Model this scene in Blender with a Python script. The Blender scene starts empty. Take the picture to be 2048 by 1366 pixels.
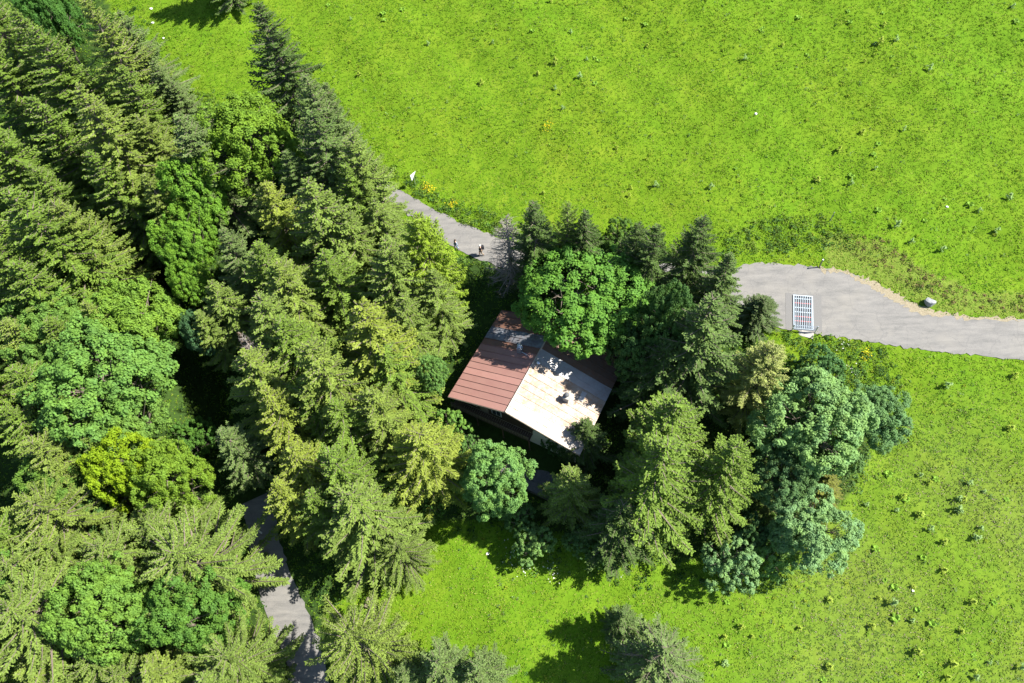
import bpy, math, random
import numpy as np
from mathutils import Vector, Matrix

# ------------------------------------------------------------------ camera, sky, sun, exposure
FPX = 1365.0                       # focal length in pixels of the 2048 px wide photograph
SLOPE = math.tan(math.radians(15)) # the hillside rises towards +Y
def _cdir(p): return np.array([(p[0]-1024)/FPX, (683-p[1])/FPX, -1.0])
_n = _cdir((1110, 1540)); _n /= np.linalg.norm(_n)
_up = -_n
_x = np.array([1.0, 0, 0]); _x -= _x@_up*_up; _x /= np.linalg.norm(_x)
ROT = np.array([_x, np.cross(_up, _x), _up])      # camera -> world
CAM = -(ROT@np.array([0, 0, -1.0]))*73.0
sc = bpy.context.scene
cam_d = bpy.data.cameras.new('camera'); cam = bpy.data.objects.new('camera', cam_d)
sc.collection.objects.link(cam)
cam.matrix_world = Matrix.Translation(Vector(CAM)) @ Matrix(ROT.tolist()).to_4x4()
cam_d.sensor_width = 36.0; cam_d.lens = 36.0*FPX/2048; cam_d.clip_end = 3000
sc.camera = cam

SUN_AZ, SUN_EL = math.radians(3), math.radians(48)
SUNV = Vector((math.cos(SUN_EL)*math.cos(SUN_AZ), math.cos(SUN_EL)*math.sin(SUN_AZ), math.sin(SUN_EL)))
w = bpy.data.worlds.new('World'); sc.world = w; w.use_nodes = True
nt = w.node_tree; nt.nodes.clear()
sky = nt.nodes.new('ShaderNodeTexSky'); sky.sky_type = 'NISHITA'; sky.sun_disc = False
sky.sun_elevation = SUN_EL; sky.sun_rotation = math.pi/2-SUN_AZ; sky.altitude = 1200
bg = nt.nodes.new('ShaderNodeBackground'); bg.inputs['Strength'].default_value = 0.08
wo = nt.nodes.new('ShaderNodeOutputWorld')
nt.links.new(sky.outputs[0], bg.inputs[0]); nt.links.new(bg.outputs[0], wo.inputs[0])
sl = bpy.data.lights.new('sun', 'SUN'); sl.energy = 5.0; sl.angle = math.radians(0.53); sl.color = (1.0, 0.95, 0.86)
so = bpy.data.objects.new('sun', sl); sc.collection.objects.link(so)
so.rotation_euler = SUNV.to_track_quat('Z', 'Y').to_euler(); so.location = (60, 0, 80)
sc.view_settings.view_transform = 'Standard'; sc.view_settings.look = 'None'
sc.view_settings.exposure = 1.62; sc.view_settings.gamma = 1.0
sc.view_settings.use_curve_mapping = False
sc.cycles.max_bounces = 6; sc.cycles.diffuse_bounces = 3; sc.cycles.glossy_bounces = 2
sc.cycles.transmission_bounces = 3; sc.cycles.transparent_max_bounces = 4

COL = sc.collection
RNG = np.random.default_rng(11)
random.seed(5)

# ------------------------------------------------------------------ reading places off the photograph
def un(p, h=0.0):
    """the point h metres above the hillside seen at photo pixel p"""
    v = ROT@_cdir(p)
    t = (SLOPE*CAM[1]+h-CAM[2])/(v[2]-SLOPE*v[1])
    return CAM+v*t
def unz(p, z):
    v = ROT@_cdir(p)
    return CAM+v*((z-CAM[2])/v[2])
def proj(P):
    q = (np.asarray(P)-CAM)@ROT
    return np.stack([1024+FPX*q[..., 0]/-q[..., 2], 683-FPX*q[..., 1]/-q[..., 2]], -1)
def inside(P, poly):
    x, y = P[:, 0], P[:, 1]; r = np.zeros(len(P), bool); j = len(poly)-1
    for i in range(len(poly)):
        xi, yi = poly[i]; xj, yj = poly[j]
        if yi != yj:
            r ^= ((yi > y) != (yj > y)) & (x < (xj-xi)*(y-yi)/(yj-yi)+xi)
        j = i
    return r

# ------------------------------------------------------------------ helpers
def tag(o, label=None, cat=None, group=None, kind=None):
    if label: o['label'] = label
    if cat: o['category'] = cat
    if group: o['group'] = group
    if kind: o['kind'] = kind
    return o
def link(o, parent=None):
    COL.objects.link(o)
    if parent is not None: o.parent = parent
    return o
def empty(name, loc, rz=0.0):
    o = bpy.data.objects.new(name, None); o.location = loc; o.rotation_euler = (0, 0, rz)
    o.empty_display_size = 0.5
    return link(o)
def mesh_obj(name, me, m=None, parent=None):
    if m is not None:
        me.materials.clear(); me.materials.append(m)
    return link(bpy.data.objects.new(name, me), parent)
def faces_mesh(name, F, tint=None):
    """F: (n,k,3) separate faces, one float attribute per face"""
    F = np.asarray(F, np.float32); n, k, _ = F.shape
    me = bpy.data.meshes.new(name)
    me.vertices.add(n*k); me.vertices.foreach_set('co', F.reshape(-1))
    me.loops.add(n*k); me.loops.foreach_set('vertex_index', np.arange(n*k, dtype=np.int32))
    me.polygons.add(n); me.polygons.foreach_set('loop_start', np.arange(0, n*k, k, dtype=np.int32))
    me.update(calc_edges=True)
    if tint is not None:
        tint = np.asarray(tint, np.float32)
        if tint.ndim == 1:
            a = me.attributes.new('tint', 'FLOAT', 'FACE'); a.data.foreach_set('value', tint)
        else:
            a = me.attributes.new('hue', 'FLOAT_COLOR', 'FACE')
            c = np.ones((n, 4), np.float32); c[:, :3] = tint; a.data.foreach_set('color', c.reshape(-1))
    return me
class MB:
    """collects boxes, tubes and prisms into one mesh"""
    def __init__(s): s.v = []; s.f = []
    def add(s, vs, fs):
        b = len(s.v); s.v += [tuple(map(float, q)) for q in vs]; s.f += [tuple(b+i for i in q) for q in fs]; return s
    def box(s, x0, y0, z0, x1, y1, z1):
        vs = [(x, y, z) for z in (z0, z1) for x, y in ((x0, y0), (x1, y0), (x1, y1), (x0, y1))]
        return s.add(vs, [(3, 2, 1, 0), (4, 5, 6, 7), (0, 1, 5, 4), (1, 2, 6, 5), (2, 3, 7, 6), (3, 0, 4, 7)])
    def tube(s, pts, rad, n=8, cap=True):
        pts = [Vector(p) for p in pts]
        if not hasattr(rad, '__len__'): rad = [rad]*len(pts)
        vs = []; 
        for i, p in enumerate(pts):
            d = (pts[min(i+1, len(pts)-1)]-pts[max(i-1, 0)]).normalized()
            a = d.orthogonal().normalized() if i == 0 else (pa-d*pa.dot(d)).normalized()
            pa = a; b = d.cross(a)
            for k in range(n):
                t = 2*math.pi*k/n
                vs.append(p+(a*math.cos(t)+b*math.sin(t))*rad[i])
        fs = [(i*n+k, i*n+(k+1) % n, (i+1)*n+(k+1) % n, (i+1)*n+k) for i in range(len(pts)-1) for k in range(n)]
        if cap: fs += [tuple(range(n-1, -1, -1)), tuple((len(pts)-1)*n+k for k in range(n))]
        return s.add(vs, fs)
    def prism(s, poly, z0, z1):
        n = len(poly)
        vs = [(x, y, z0) for x, y in poly]+[(x, y, z1) for x, y in poly]
        fs = [tuple(range(n-1, -1, -1)), tuple(range(n, 2*n))]+[(i, (i+1) % n, n+(i+1) % n, n+i) for i in range(n)]
        return s.add(vs, fs)
    def mesh(s, name, smooth=False):
        me = bpy.data.meshes.new(name); me.from_pydata(s.v, [], s.f); me.update()
        if smooth: me.polygons.foreach_set('use_smooth', [True]*len(me.polygons))
        return me
    def build(s, name, m, parent=None, smooth=False): return mesh_obj(name, s.mesh(name, smooth), m, parent)

# ------------------------------------------------------------------ materials
class NT:
    def __init__(s, name):
        s.m = bpy.data.materials.new(name); s.m.use_nodes = True; s.t = s.m.node_tree; s.t.nodes.clear()
        s.out = s.n('ShaderNodeOutputMaterial')
    def n(s, k, **kw):
        q = s.t.nodes.new(k)
        for a, b in kw.items(): setattr(q, a, b)
        return q
    def l(s, a, b): s.t.links.new(a, b)
    def val(s, sock, v):
        if hasattr(v, 'is_linked') or hasattr(v, 'links'): s.l(v, sock)
        elif hasattr(v, '__len__'): sock.default_value = (*v, 1.0) if len(v) == 3 and len(sock.default_value) == 4 else v
        else: sock.default_value = v
    def noise(s, scale, detail=4, rough=.6, coord=None, dist=0.0):
        q = s.n('ShaderNodeTexNoise'); q.inputs['Scale'].default_value = scale; q.inputs['Detail'].default_value = detail
        q.inputs['Roughness'].default_value = rough; q.inputs['Distortion'].default_value = dist
        s.l(coord if coord is not None else s.pos(), q.inputs['Vector']); return q.outputs['Fac']
    def pos(s):
        if not hasattr(s, '_p'): s._p = s.n('ShaderNodeNewGeometry').outputs['Position']
        return s._p
    def objc(s):
        if not hasattr(s, '_o'): s._o = s.n('ShaderNodeTexCoord').outputs['Object']
        return s._o
    def ramp(s, fac, stops):
        q = s.n('ShaderNodeValToRGB'); e = q.color_ramp.elements
        while len(e) < len(stops): e.new(0.5)
        for el, (p, c) in zip(e, stops):
            el.position = p; el.color = (*c, 1) if hasattr(c, '__len__') else (c, c, c, 1)
        s.l(fac, q.inputs[0]); return q.outputs[0]
    def mix(s, f, a, b, mode='MIX'):
        q = s.n('ShaderNodeMix', data_type='RGBA', blend_type=mode)
        s.val(q.inputs[0], f); s.val(q.inputs[6], a); s.val(q.inputs[7], b); return q.outputs[2]
    def math(s, op, a, b=0.0):
        q = s.n('ShaderNodeMath', operation=op); s.val(q.inputs[0], a); s.val(q.inputs[1], b); return q.outputs[0]
    def princ(s, col, rough=.6, metal=0.0, spec=.5, bump=None, bs=.3, bd=.05):
        q = s.n('ShaderNodeBsdfPrincipled'); s.val(q.inputs['Base Color'], col); s.val(q.inputs['Roughness'], rough)
        s.val(q.inputs['Metallic'], metal); q.inputs['Specular IOR Level'].default_value = spec
        if bump is not None:
            b = s.n('ShaderNodeBump'); b.inputs['Strength'].default_value = bs; b.inputs['Distance'].default_value = bd
            s.l(bump, b.inputs['Height']); s.l(b.outputs[0], q.inputs['Normal'])
        return q.outputs[0]
    def done(s, sh): s.l(sh, s.out.inputs[0]); return s.m

def leaf_material(name, col=None, trans=.3, spread=.75, warm=(1.06, 1.04, .88), rough=.65, spec=.12):
    """foliage: colour from the object (or col), varied leaf by leaf and over the crown"""
    t = NT(name)
    base = t.n('ShaderNodeObjectInfo').outputs['Color'] if col is None else col
    a = t.n('ShaderNodeAttribute', attribute_name='tint').outputs['Fac']
    k = t.ramp(a, [(0, 1-spread*.5), (1, 1+spread*.5)]) if False else t.math('MULTIPLY_ADD', a, spread)
    k.node.inputs[2].default_value = 1-spread*.5
    c = t.n('ShaderNodeVectorMath', operation='SCALE')
    t.val(c.inputs[0], base) if col is None else setattr(c.inputs[0], 'default_value', col)
    t.l(k, c.inputs['Scale'])
    nz = t.noise(.9, 3)
    f = t.ramp(nz, [(.35, 0.0), (.7, 1.0)])
    cc = t.mix(f, c.outputs[0], (warm[0], warm[1], warm[2]), 'MULTIPLY')
    b = t.princ(cc, rough, 0, spec)
    tr = t.n('ShaderNodeBsdfTranslucent'); t.l(t.mix(1.0, cc, (1.1, 1.25, .6), 'MULTIPLY'), tr.inputs[0])
    ms = t.n('ShaderNodeMixShader'); ms.inputs[0].default_value = trans
    t.l(b, ms.inputs[1]); t.l(tr.outputs[0], ms.inputs[2])
    return t.done(ms.outputs[0])
def hue_material(name, trans=.3, vary=.3):
    t = NT(name)
    a = t.n('ShaderNodeAttribute', attribute_name='hue').outputs['Color']
    nz = t.ramp(t.noise(1.3, 4), [(.3, 1-vary), (.7, 1+vary)])
    cc = t.mix(1.0, a, nz, 'MULTIPLY')
    b = t.princ(cc, .75, 0, .05)
    tr = t.n('ShaderNodeBsdfTranslucent'); t.l(cc, tr.inputs[0])
    ms = t.n('ShaderNodeMixShader'); ms.inputs[0].default_value = trans
    t.l(b, ms.inputs[1]); t.l(tr.outputs[0], ms.inputs[2])
    return t.done(ms.outputs[0])
def simple(name, col, rough=.6, metal=0., scale=6., vary=.25, bs=.2, spec=.4):
    t = NT(name)
    nz = t.noise(scale, 5, .65, t.objc())
    k = t.ramp(nz, [(.25, 1-vary), (.75, 1+vary)])
    return t.done(t.princ(t.mix(1.0, col, k, 'MULTIPLY'), rough, metal, spec, nz, bs, .02))

M = {}
M['spruce'] = leaf_material('spruce_needles', trans=.22, spread=.7)
M['larch'] = leaf_material('larch_needles', trans=.3, spread=.5)
M['broad'] = leaf_material('broad_leaves', trans=.3, spread=.55, warm=(1.15, 1.05, .7))
M['hue'] = hue_material('mixed_herbs', .35, .22)
M['bark'] = simple('bark', (.13, .105, .085), .9, 0, 9, .45, .6)
M['greybark'] = simple('grey_dead_wood', (.20, .178, .16), .85, 0, 9, .4, .5)

def ground_mat():
    t = NT('meadow_ground')
    p = t.pos()
    big = t.noise(.05, 3, .5); mid = t.noise(.45, 5, .65); fine = t.noise(3.2, 6, .75)
    g = t.ramp(mid, [(.25, (.064, .140, .007)), (.5, (.084, .162, .009)), (.75, (.110, .180, .013))])
    g = t.mix(t.ramp(fine, [(.3, 0.0), (.72, 1.0)]), t.mix(1.0, g, (.80, .80, .80), 'MULTIPLY'), t.mix(1.0, g, (1.18, 1.18, 1.15), 'MULTIPLY'))
    g = t.mix(t.ramp(big, [(.35, 0.0), (.65, 1.0)]), g, t.mix(1.0, g, (1.12, .96, 1.0), 'MULTIPLY'))
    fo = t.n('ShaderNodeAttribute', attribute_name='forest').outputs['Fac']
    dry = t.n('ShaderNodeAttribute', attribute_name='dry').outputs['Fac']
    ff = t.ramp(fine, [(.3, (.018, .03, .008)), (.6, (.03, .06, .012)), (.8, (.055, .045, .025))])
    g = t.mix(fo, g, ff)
    dd = t.ramp(fine, [(.3, (.11, .115, .035)), (.7, (.19, .17, .075))])
    g = t.mix(dry, g, dd)
    return t.done(t.princ(g, .9, 0, .04, fine, .5, .12))
M['ground'] = ground_mat()
def road_mat():
    t = NT('worn_asphalt')
    a = t.noise(.35, 4, .6); mp = t.n('ShaderNodeMapping'); mp.inputs['Scale'].default_value = (.35, 1.8, 1); t.l(t.pos(), mp.inputs[0])
    b = t.noise(1.1, 5, .7, mp.outputs[0]); c = t.noise(22, 3, .8); d = t.noise(.9, 6, .8)
    col = t.ramp(b, [(.3, (.115, .113, .108)), (.5, (.152, .147, .139)), (.7, (.185, .177, .164))])
    col = t.mix(.6, col, t.mix(1.0, col, t.ramp(c, [(.3, .6), (.7, 1.4)]), 'MULTIPLY'))
    col = t.mix(t.ramp(a, [(.5, 0.0), (.75, .55)]), col, (.20, .188, .165))
    col = t.mix(t.ramp(d, [(.62, 0.0), (.72, .5)]), col, (.10, .095, .095))
    vo = t.n('ShaderNodeTexVoronoi', feature='DISTANCE_TO_EDGE'); vo.inputs['Scale'].default_value = .38
    wv = t.n('ShaderNodeVectorMath', operation='ADD'); nn = t.n('ShaderNodeTexNoise'); nn.inputs['Scale'].default_value = 1.2
    t.l(t.pos(), nn.inputs[0]); t.l(t.pos(), wv.inputs[0]); t.l(nn.outputs['Color'], wv.inputs[1]); t.l(wv.outputs[0], vo.inputs['Vector'])
    cr = t.ramp(vo.outputs['Distance'], [(0.0, .38), (.018, 0.0)])
    col = t.mix(cr, col, (.085, .085, .085))
    return t.done(t.princ(col, .85, 0, .25, c, .25, .01))
M['road'] = road_mat()
M['patch'] = simple('asphalt_patch', (.13, .127, .122), .85, 0, 20, .25)
def sand_mat():
    t = NT('sandy_gravel')
    a = t.noise(7, 5, .75)
    return t.done(t.princ(t.ramp(a, [(.3, (.15, .125, .08)), (.55, (.22, .19, .13)), (.75, (.32, .28, .20))]), .9, 0, .2, a, .5, .03))
M['sand'] = sand_mat()
M['galv'] = simple('galvanised_steel', (.46, .50, .54), .35, .75, 8, .12)
M['whitesteel'] = simple('pale_painted_steel', (.30, .36, .41), .4, .1, 8, .08)
M['redsteel'] = simple('red_primer_steel', (.32, .05, .05), .5, .2, 8, .2)
M['pit'] = simple('pit_concrete', (.06, .055, .055), .9, 0, 8, .3)
M['concrete'] = simple('pale_concrete', (.30, .285, .26), .85, 0, 5, .2)
M['stone'] = simple('pale_stone', (.22, .23, .235), .8, 0, 4, .25, .4)
M['white'] = simple('white_paint', (.6, .6, .58), .45, 0, 5, .05)
M['wood'] = simple('dark_stained_wood', (.075, .05, .035), .7, 0, 6, .35)
M['oldwood'] = simple('weathered_wood', (.23, .19, .15), .85, 0, 8, .3)
M['plaster'] = simple('cream_plaster', (.55, .54, .46), .85, 0, 3, .1)
M['slab'] = simple('dark_terrace_slab', (.09, .095, .10), .8, 0, 4, .3)
M['glass'] = simple('window_glass', (.04, .05, .06), .1, 0, 3, .05, 0, .6)

# ------------------------------------------------------------------ road centre lines, masks, terrain
ROAD_U = [(2420, 668), (2200, 652), (2048, 640), (1950, 637), (1900, 631), (1862, 624), (1820, 605), (1780, 583), (1740, 562), (1700, 547), (1650, 537), (1610, 531), (1560, 527), (1510, 526), (1470, 535), (1400, 530), (1250, 520), (1100, 500), (1010, 480), (975, 466), (930, 448), (880, 425), (830, 398), (790, 375), (740, 335), (680, 290), (600, 250)]
ROAD_L = [(2420, 752), (2200, 732), (2048, 719), (1950, 711), (1890, 705), (1850, 701), (1800, 694), (1750, 686), (1715, 680), (1680, 674), (1640, 668), (1600, 663), (1560, 655), (1510, 645), (1470, 632), (1400, 612), (1250, 590), (1100, 566), (1000, 533), (955, 518), (905, 495), (865, 468), (822, 436), (782, 405), (720, 365), (650, 330), (580, 290)]
LANE_L = [(480, 1010), (488, 1030), (498, 1100), (512, 1165), (530, 1220), (550, 1268), (572, 1330), (600, 1420), (640, 1560)]
LANE_R = [(535, 985), (545, 1020), (560, 1085), (582, 1150), (606, 1205), (633, 1265), (650, 1330), (672, 1420), (712, 1560)]
def world_line(px): return np.array([un(p) for p in px])
RC = (world_line(ROAD_U)+world_line(ROAD_L))/2
RW = np.linalg.norm(world_line(ROAD_U)-world_line(ROAD_L), axis=1)/2
LC = (world_line(LANE_L)+world_line(LANE_R))/2
LW = np.linalg.norm(world_line(LANE_L)-world_line(LANE_R), axis=1)/2
def line_dist(x, y, C, W):
    """distance to the edge of a strip"""
    best = np.full(x.shape, 1e9)
    for i in range(len(C)-1):
        a, b = C[i][:2], C[i+1][:2]; d = b-a; L = d@d
        t = np.clip(((x-a[0])*d[0]+(y-a[1])*d[1])/L, 0, 1)
        dd = np.hypot(x-a[0]-d[0]*t, y-a[1]-d[1]*t)-(W[i]*(1-t)+W[i+1]*t)*.98
        best = np.minimum(best, dd)
    return best
def road_dist(x, y):
    return np.minimum(line_dist(x, y, RC, RW), line_dist(x, y, LC, LW))
GC = world_line([(120, 150), (190, 330), (270, 500), (350, 640), (395, 760), (410, 850)]); GW = np.array([.6, .8, 1.0, 1.0, .8, .3])
def height(x, y):
    x = np.asarray(x, float); y = np.asarray(y, float)
    z = SLOPE*np.clip(y, -90, 110)
    u = (.16*np.sin(x*.31+1.3*np.sin(y*.17))+.13*np.sin(y*.45+.9*np.sin(x*.23)+2)+.08*np.sin(x*.83+y*.61)
         + .05*np.sin(x*1.7-y*1.3+1))
    k = np.clip((road_dist(x, y)-.3)/2.5, 0, 1)
    z = z+u*k
    g = line_dist(x, y, GC, GW)
    z = z-4.5*np.clip(1-np.maximum(g, 0)/4.0, 0, 1)**2  # ground sunk along the gully, shaped to keep this band dark
    return z
def ground_at(x, y): return float(height(np.array([x]), np.array([y]))[0])

FOREST = [(-700, -500), (200, -300), (215, 0), (270, 120), (340, 215), (430, 270), (560, 250), (640, 290), (740, 385), (800, 440), (900, 512), (1000, 515), (1060, 455), (1250, 480), (1400, 520), (1470, 585), (1520, 670), (1620, 760), (1690, 800), (1740, 880), (1700, 980), (1630, 1080), (1500, 1110), (1400, 1110), (1300, 1120), (1180, 1090), (1090, 1070), (960, 1040), (880, 1040), (820, 1060), (760, 1170), (660, 1200), (640, 1250), (700, 1330), (760, 1366), (760, 1800), (-700, 1800)]
axx = np.concatenate([[-900, -500, -300, -200, -140], np.arange(-105, 96, .75), [130, 190, 300, 500, 900]])
ayy = np.concatenate([[-900, -500, -300, -200, -120, -80], np.arange(-55, 76, .75), [95, 110, 150, 230, 400, 900]])
gx, gy = np.meshgrid(axx, ayy); gz = height(gx.ravel(), gy.ravel())
rd = road_dist(gx.ravel(), gy.ravel())
gz = gz-.05*(rd < .25)
V = np.stack([gx.ravel(), gy.ravel(), gz], 1)
nx, ny = len(axx), len(ayy)
idx = np.arange(nx*ny).reshape(ny, nx)
Q = np.stack([idx[:-1, :-1], idx[:-1, 1:], idx[1:, 1:], idx[1:, :-1]], -1).reshape(-1, 4)
me = bpy.data.meshes.new('ground'); me.from_pydata(V.tolist(), [], Q.tolist()); me.update()
me.polygons.foreach_set('use_smooth', [True]*len(me.polygons))
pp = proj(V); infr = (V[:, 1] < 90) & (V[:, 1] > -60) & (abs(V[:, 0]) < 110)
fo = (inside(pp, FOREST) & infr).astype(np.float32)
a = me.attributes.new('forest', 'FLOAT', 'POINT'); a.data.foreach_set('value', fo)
DRY = [(1640, 470), (1760, 480), (1850, 540), (1960, 585), (2100, 590), (2100, 640), (1950, 632), (1880, 622), (1800, 590), (1740, 560), (1660, 540)]
dr = (inside(pp, DRY) & infr).astype(np.float32)*.28
def lowf(pp):
    a = np.clip((pp[:, 1]-740)/260, 0, 1)*np.clip((pp[:, 0]-1250)/450, 0, 1)
    return np.clip(a*(.75+.35*np.sin(pp[:, 0]*.013+2*np.sin(pp[:, 1]*.009))), 0, 1)
LOWM = [(1400, 1150), (1640, 1120), (1760, 960), (1830, 850), (1860, 760), (2300, 760), (2300, 1500), (1350, 1500)]
dr = np.maximum(dr, lowf(pp)*infr*.22).astype(np.float32)
a = me.attributes.new('dry', 'FLOAT', 'POINT'); a.data.foreach_set('value', dr)
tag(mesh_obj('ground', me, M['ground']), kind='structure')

def strip(name, U, L, m, lift=.02, n=6, sub=4, jag=0.0, seed=3):
    rs = np.random.default_rng(seed)
    U = world_line(U); L = world_line(L)
    def res(P):
        out = []
        for i in range(len(P)-1):
            for k in range(sub): out.append(P[i]+(P[i+1]-P[i])*k/sub)
        return np.array(out+[P[-1]])
    U, L = res(U), res(L)
    d = (L-U)/np.linalg.norm(L-U, axis=1)[:, None]
    U = U+d*(rs.normal(0, jag, len(U))[:, None]); L = L+d*(rs.normal(0, jag, len(U))[:, None])
    vs = []; fs = []
    for i in range(len(U)):
        for k in range(n+1):
            q = U[i]+(L[i]-U[i])*k/n
            vs.append((q[0], q[1], SLOPE*q[1]+lift))
    for i in range(len(U)-1):
        for k in range(n):
            a = i*(n+1)+k; fs.append((a, a+1, a+n+2, a+n+1))
    me = bpy.data.meshes.new(name); me.from_pydata(vs, [], fs); me.update()
    if fs and me.polygons[0].normal.z < 0:
        me.flip_normals()
    return tag(mesh_obj(name, me, m), kind='structure')
strip('road', ROAD_U, ROAD_L, M['road'], .02, sub=7, jag=.10)
strip('lane', LANE_L, LANE_R, M['road'], .02, sub=6, jag=.09, seed=8)
strip('gravel_shoulder', [(1640, 533), (1700, 545), (1745, 562), (1785, 584), (1822, 604), (1860, 619), (1900, 627), (1960, 633), (2060, 638), (2200, 651)],
      [(1642, 540), (1698, 553), (1738, 571), (1770, 592), (1800, 609), (1845, 628), (1895, 635), (1958, 640), (2060, 642), (2200, 654)], M['sand'], .028, 3, sub=9, jag=.2, seed=4)

# ------------------------------------------------------------------ leafy clouds
def frames(nrm, rs):
    nrm = nrm/np.linalg.norm(nrm, axis=1)[:, None]
    r = rs.normal(size=nrm.shape); a = np.cross(nrm, r); a /= np.linalg.norm(a, axis=1)[:, None]+1e-9
    return nrm, a, np.cross(nrm, a)
def leaf_quads(P, N, size, rs, aspect=.7):
    """kite-shaped leaves at P with normals N"""
    _, a, b = frames(N, rs); s = size[:, None] if hasattr(size, '__len__') else size
    return np.stack([P-a*s*.5, P+b*s*aspect*.5+a*s*.05, P+a*s*.55, P-b*s*aspect*.5+a*s*.05], 1)
def clump_cloud(Cn, Rd, nl, size, rs, flat=.6, up=.8):
    """leaves over the upper side of many small mounds"""
    Cn = np.repeat(Cn, nl, 0); Rr = np.repeat(Rd, nl)
    d = rs.normal(size=Cn.shape); d[:, 2] = np.abs(d[:, 2])*1.0-.25
    d /= np.linalg.norm(d, axis=1)[:, None]
    P = Cn+d*(Rr*rs.uniform(.55, 1.05, len(Rr)))[:, None]*np.array([1, 1, flat])
    N = d+np.array([0, 0, up])+rs.normal(0, .45, d.shape)
    return leaf_quads(P, N, size*rs.uniform(.6, 1.3, len(P)), rs)

# ------------------------------------------------------------------ tree kinds (trunk mesh, crown mesh)
def make_spruce(seed, h=20., R=4.6, style='spruce'):
    rs = np.random.default_rng(seed); T = MB()
    lean = rs.normal(0, .006, 2)
    def axis(z): return np.array([lean[0]*z, lean[1]*z, z])
    T.tube([axis(0)-[0, 0, .8], axis(h*.3), axis(h*.7), axis(h*.99)], [h*.014, h*.011, h*.006, .02], 8)
    quads = []; tint = []
    z = h*.08
    larch = style == 'larch'; dead = style == 'dead'
    ph = rs.uniform(0, 6.28)
    # lopsidedness of the crown by compass direction
    lob = rs.uniform(.78, 1.15, 9); star = style == 'star'
    while z < h*.985:
        f = z/h
        prof = (1-f)**(.72 if not larch else .6)*(min(1, .62+f*1.9))
        if star: prof = min(1.0, (1-f)*2.6)**.8*min(1, .75+f)
        nb = int(round(rs.uniform(4.4, 6.2)*(1 if f < .8 else .8)))
        for k in range(nb):
            ph += 2.399+rs.normal(0, .25)
            if rs.random() < (.07 if not dead else .25): continue
            L = (R*prof*lob[int((ph % 6.283)/6.283*9) % 9]*rs.uniform(.72, 1.12)+.12)
            if dead: L *= .75
            dr = np.array([math.cos(ph), math.sin(ph), 0]); sd = np.array([-dr[1], dr[0], 0])
            if larch: a, b = .05+.5*f, .12
            elif star: a, b = -.22+.62*f+rs.normal(0, .05), .10
            else: a, b = -.42+.95*f+rs.normal(0, .07), .26
            z0 = z+rs.uniform(-.2, .2)
            c0 = axis(z0)
            def bp(t): t = np.atleast_1d(t)[:, None]; return c0+dr*L*t+np.array([0, 0, 1])*(L*(a*t+b*t*t))
            bend = sd*L*rs.normal(0, .07)
            mid, end = bp(.5)[0]+bend*.5, bp(1.)[0]+bend
            T.tube([c0, mid, end], [.014*L+.03, .010*L+.02, .010], 3, False)
            if dead or (style == 'sparse' and rs.random() < .35):
                m = int(L/.22)+2; t = rs.uniform(.2, 1, m); P = bp(t)+bend*(t**2)[:, None]
                s = np.where(rs.random(m) < .5, 1, -1)
                tw = dr*.6+sd*s[:, None]*.8+rs.normal(0, .25, (m, 3)); l = rs.uniform(.2, .55, m)*min(1, L/2+.3)
                for i in range(m):
                    T.tube([P[i], P[i]+tw[i]*l[i]], [.012, .004], 3, False)
                if dead and rs.random() < .55: continue
                if not dead: continue
            sp = .16 if not larch else .17
            m = max(4, int(L/sp)); t = np.linspace(.10 if L < 1.5 else .16, 1.0, m); t = np.repeat(t, 2)
            s = np.tile([1, -1], m)
            l = np.minimum((.15*L+.26)*np.clip(1.08-t, 0, 1)**.5, (.55 if star else .72) if not larch else .8)*rs.uniform(.65, 1.2, 2*m)
            P0 = bp(t)+bend*(t**2)[:, None]
            tdir = dr*(.75+rs.normal(0, .12, (2*m, 1)))+sd*s[:, None]*(.8+rs.normal(0, .12, (2*m, 1)))
            tdir[:, 2] += (a+2*b*t)*.6-(.22 if not larch else .45)+rs.normal(0, .13, 2*m)
            tdir /= np.linalg.norm(tdir, axis=1)[:, None]
            kk = 4 if not larch else 7
            u = (np.arange(kk)+.5)/kk
            C = P0[:, None, :]+tdir[:, None, :]*(l[:, None]*u)[:, :, None]
            if larch:
                C[:, :, 2] -= (l[:, None]*u)**2*.35
            ok = (l[:, None]*np.ones(kk) > (u*.0+.16)).ravel()
            C = C.reshape(-1, 3); D = np.repeat(tdir, kk, 0)+rs.normal(0, .28, (len(C), 3))
            D /= np.linalg.norm(D, axis=1)[:, None]
            C = C+rs.normal(0, .035, C.shape)
            up = np.array([0, 0, 1.0])+rs.normal(0, .36, C.shape)
            W = np.cross(D, up); W /= np.linalg.norm(W, axis=1)[:, None]+1e-9
            if larch: ln, wd = rs.uniform(.16, .26, len(C)), rs.uniform(.06, .10, len(C))
            elif dead: ln, wd = rs.uniform(.14, .3, len(C)), rs.uniform(.015, .035, len(C))
            else: ln, wd = np.repeat(l/kk, kk)*1.6+.06, rs.uniform(.10, .18, len(C))
            q = np.stack([C-D*(ln*.5)[:, None], C+W*(wd*.5)[:, None], C+D*(ln*.6)[:, None], C-W*(wd*.5)[:, None]], 1)
            ok &= rs.random(len(C)) < (.95 if not dead else .3)
            q = q[ok]; quads.append(q)
            tb = rs.uniform(0, 1); tint.append(np.clip(tb*.55+rs.random(len(q))*.45, 0, 1))
        z += (.74 if star else .60 if not larch else .46)*(1-.35*f)*h/20*rs.uniform(.8, 1.2)
    me = faces_mesh(style+'_crown', np.concatenate(quads), np.concatenate(tint))
    return T.mesh(style+'_trunk'), me, h, R

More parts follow.
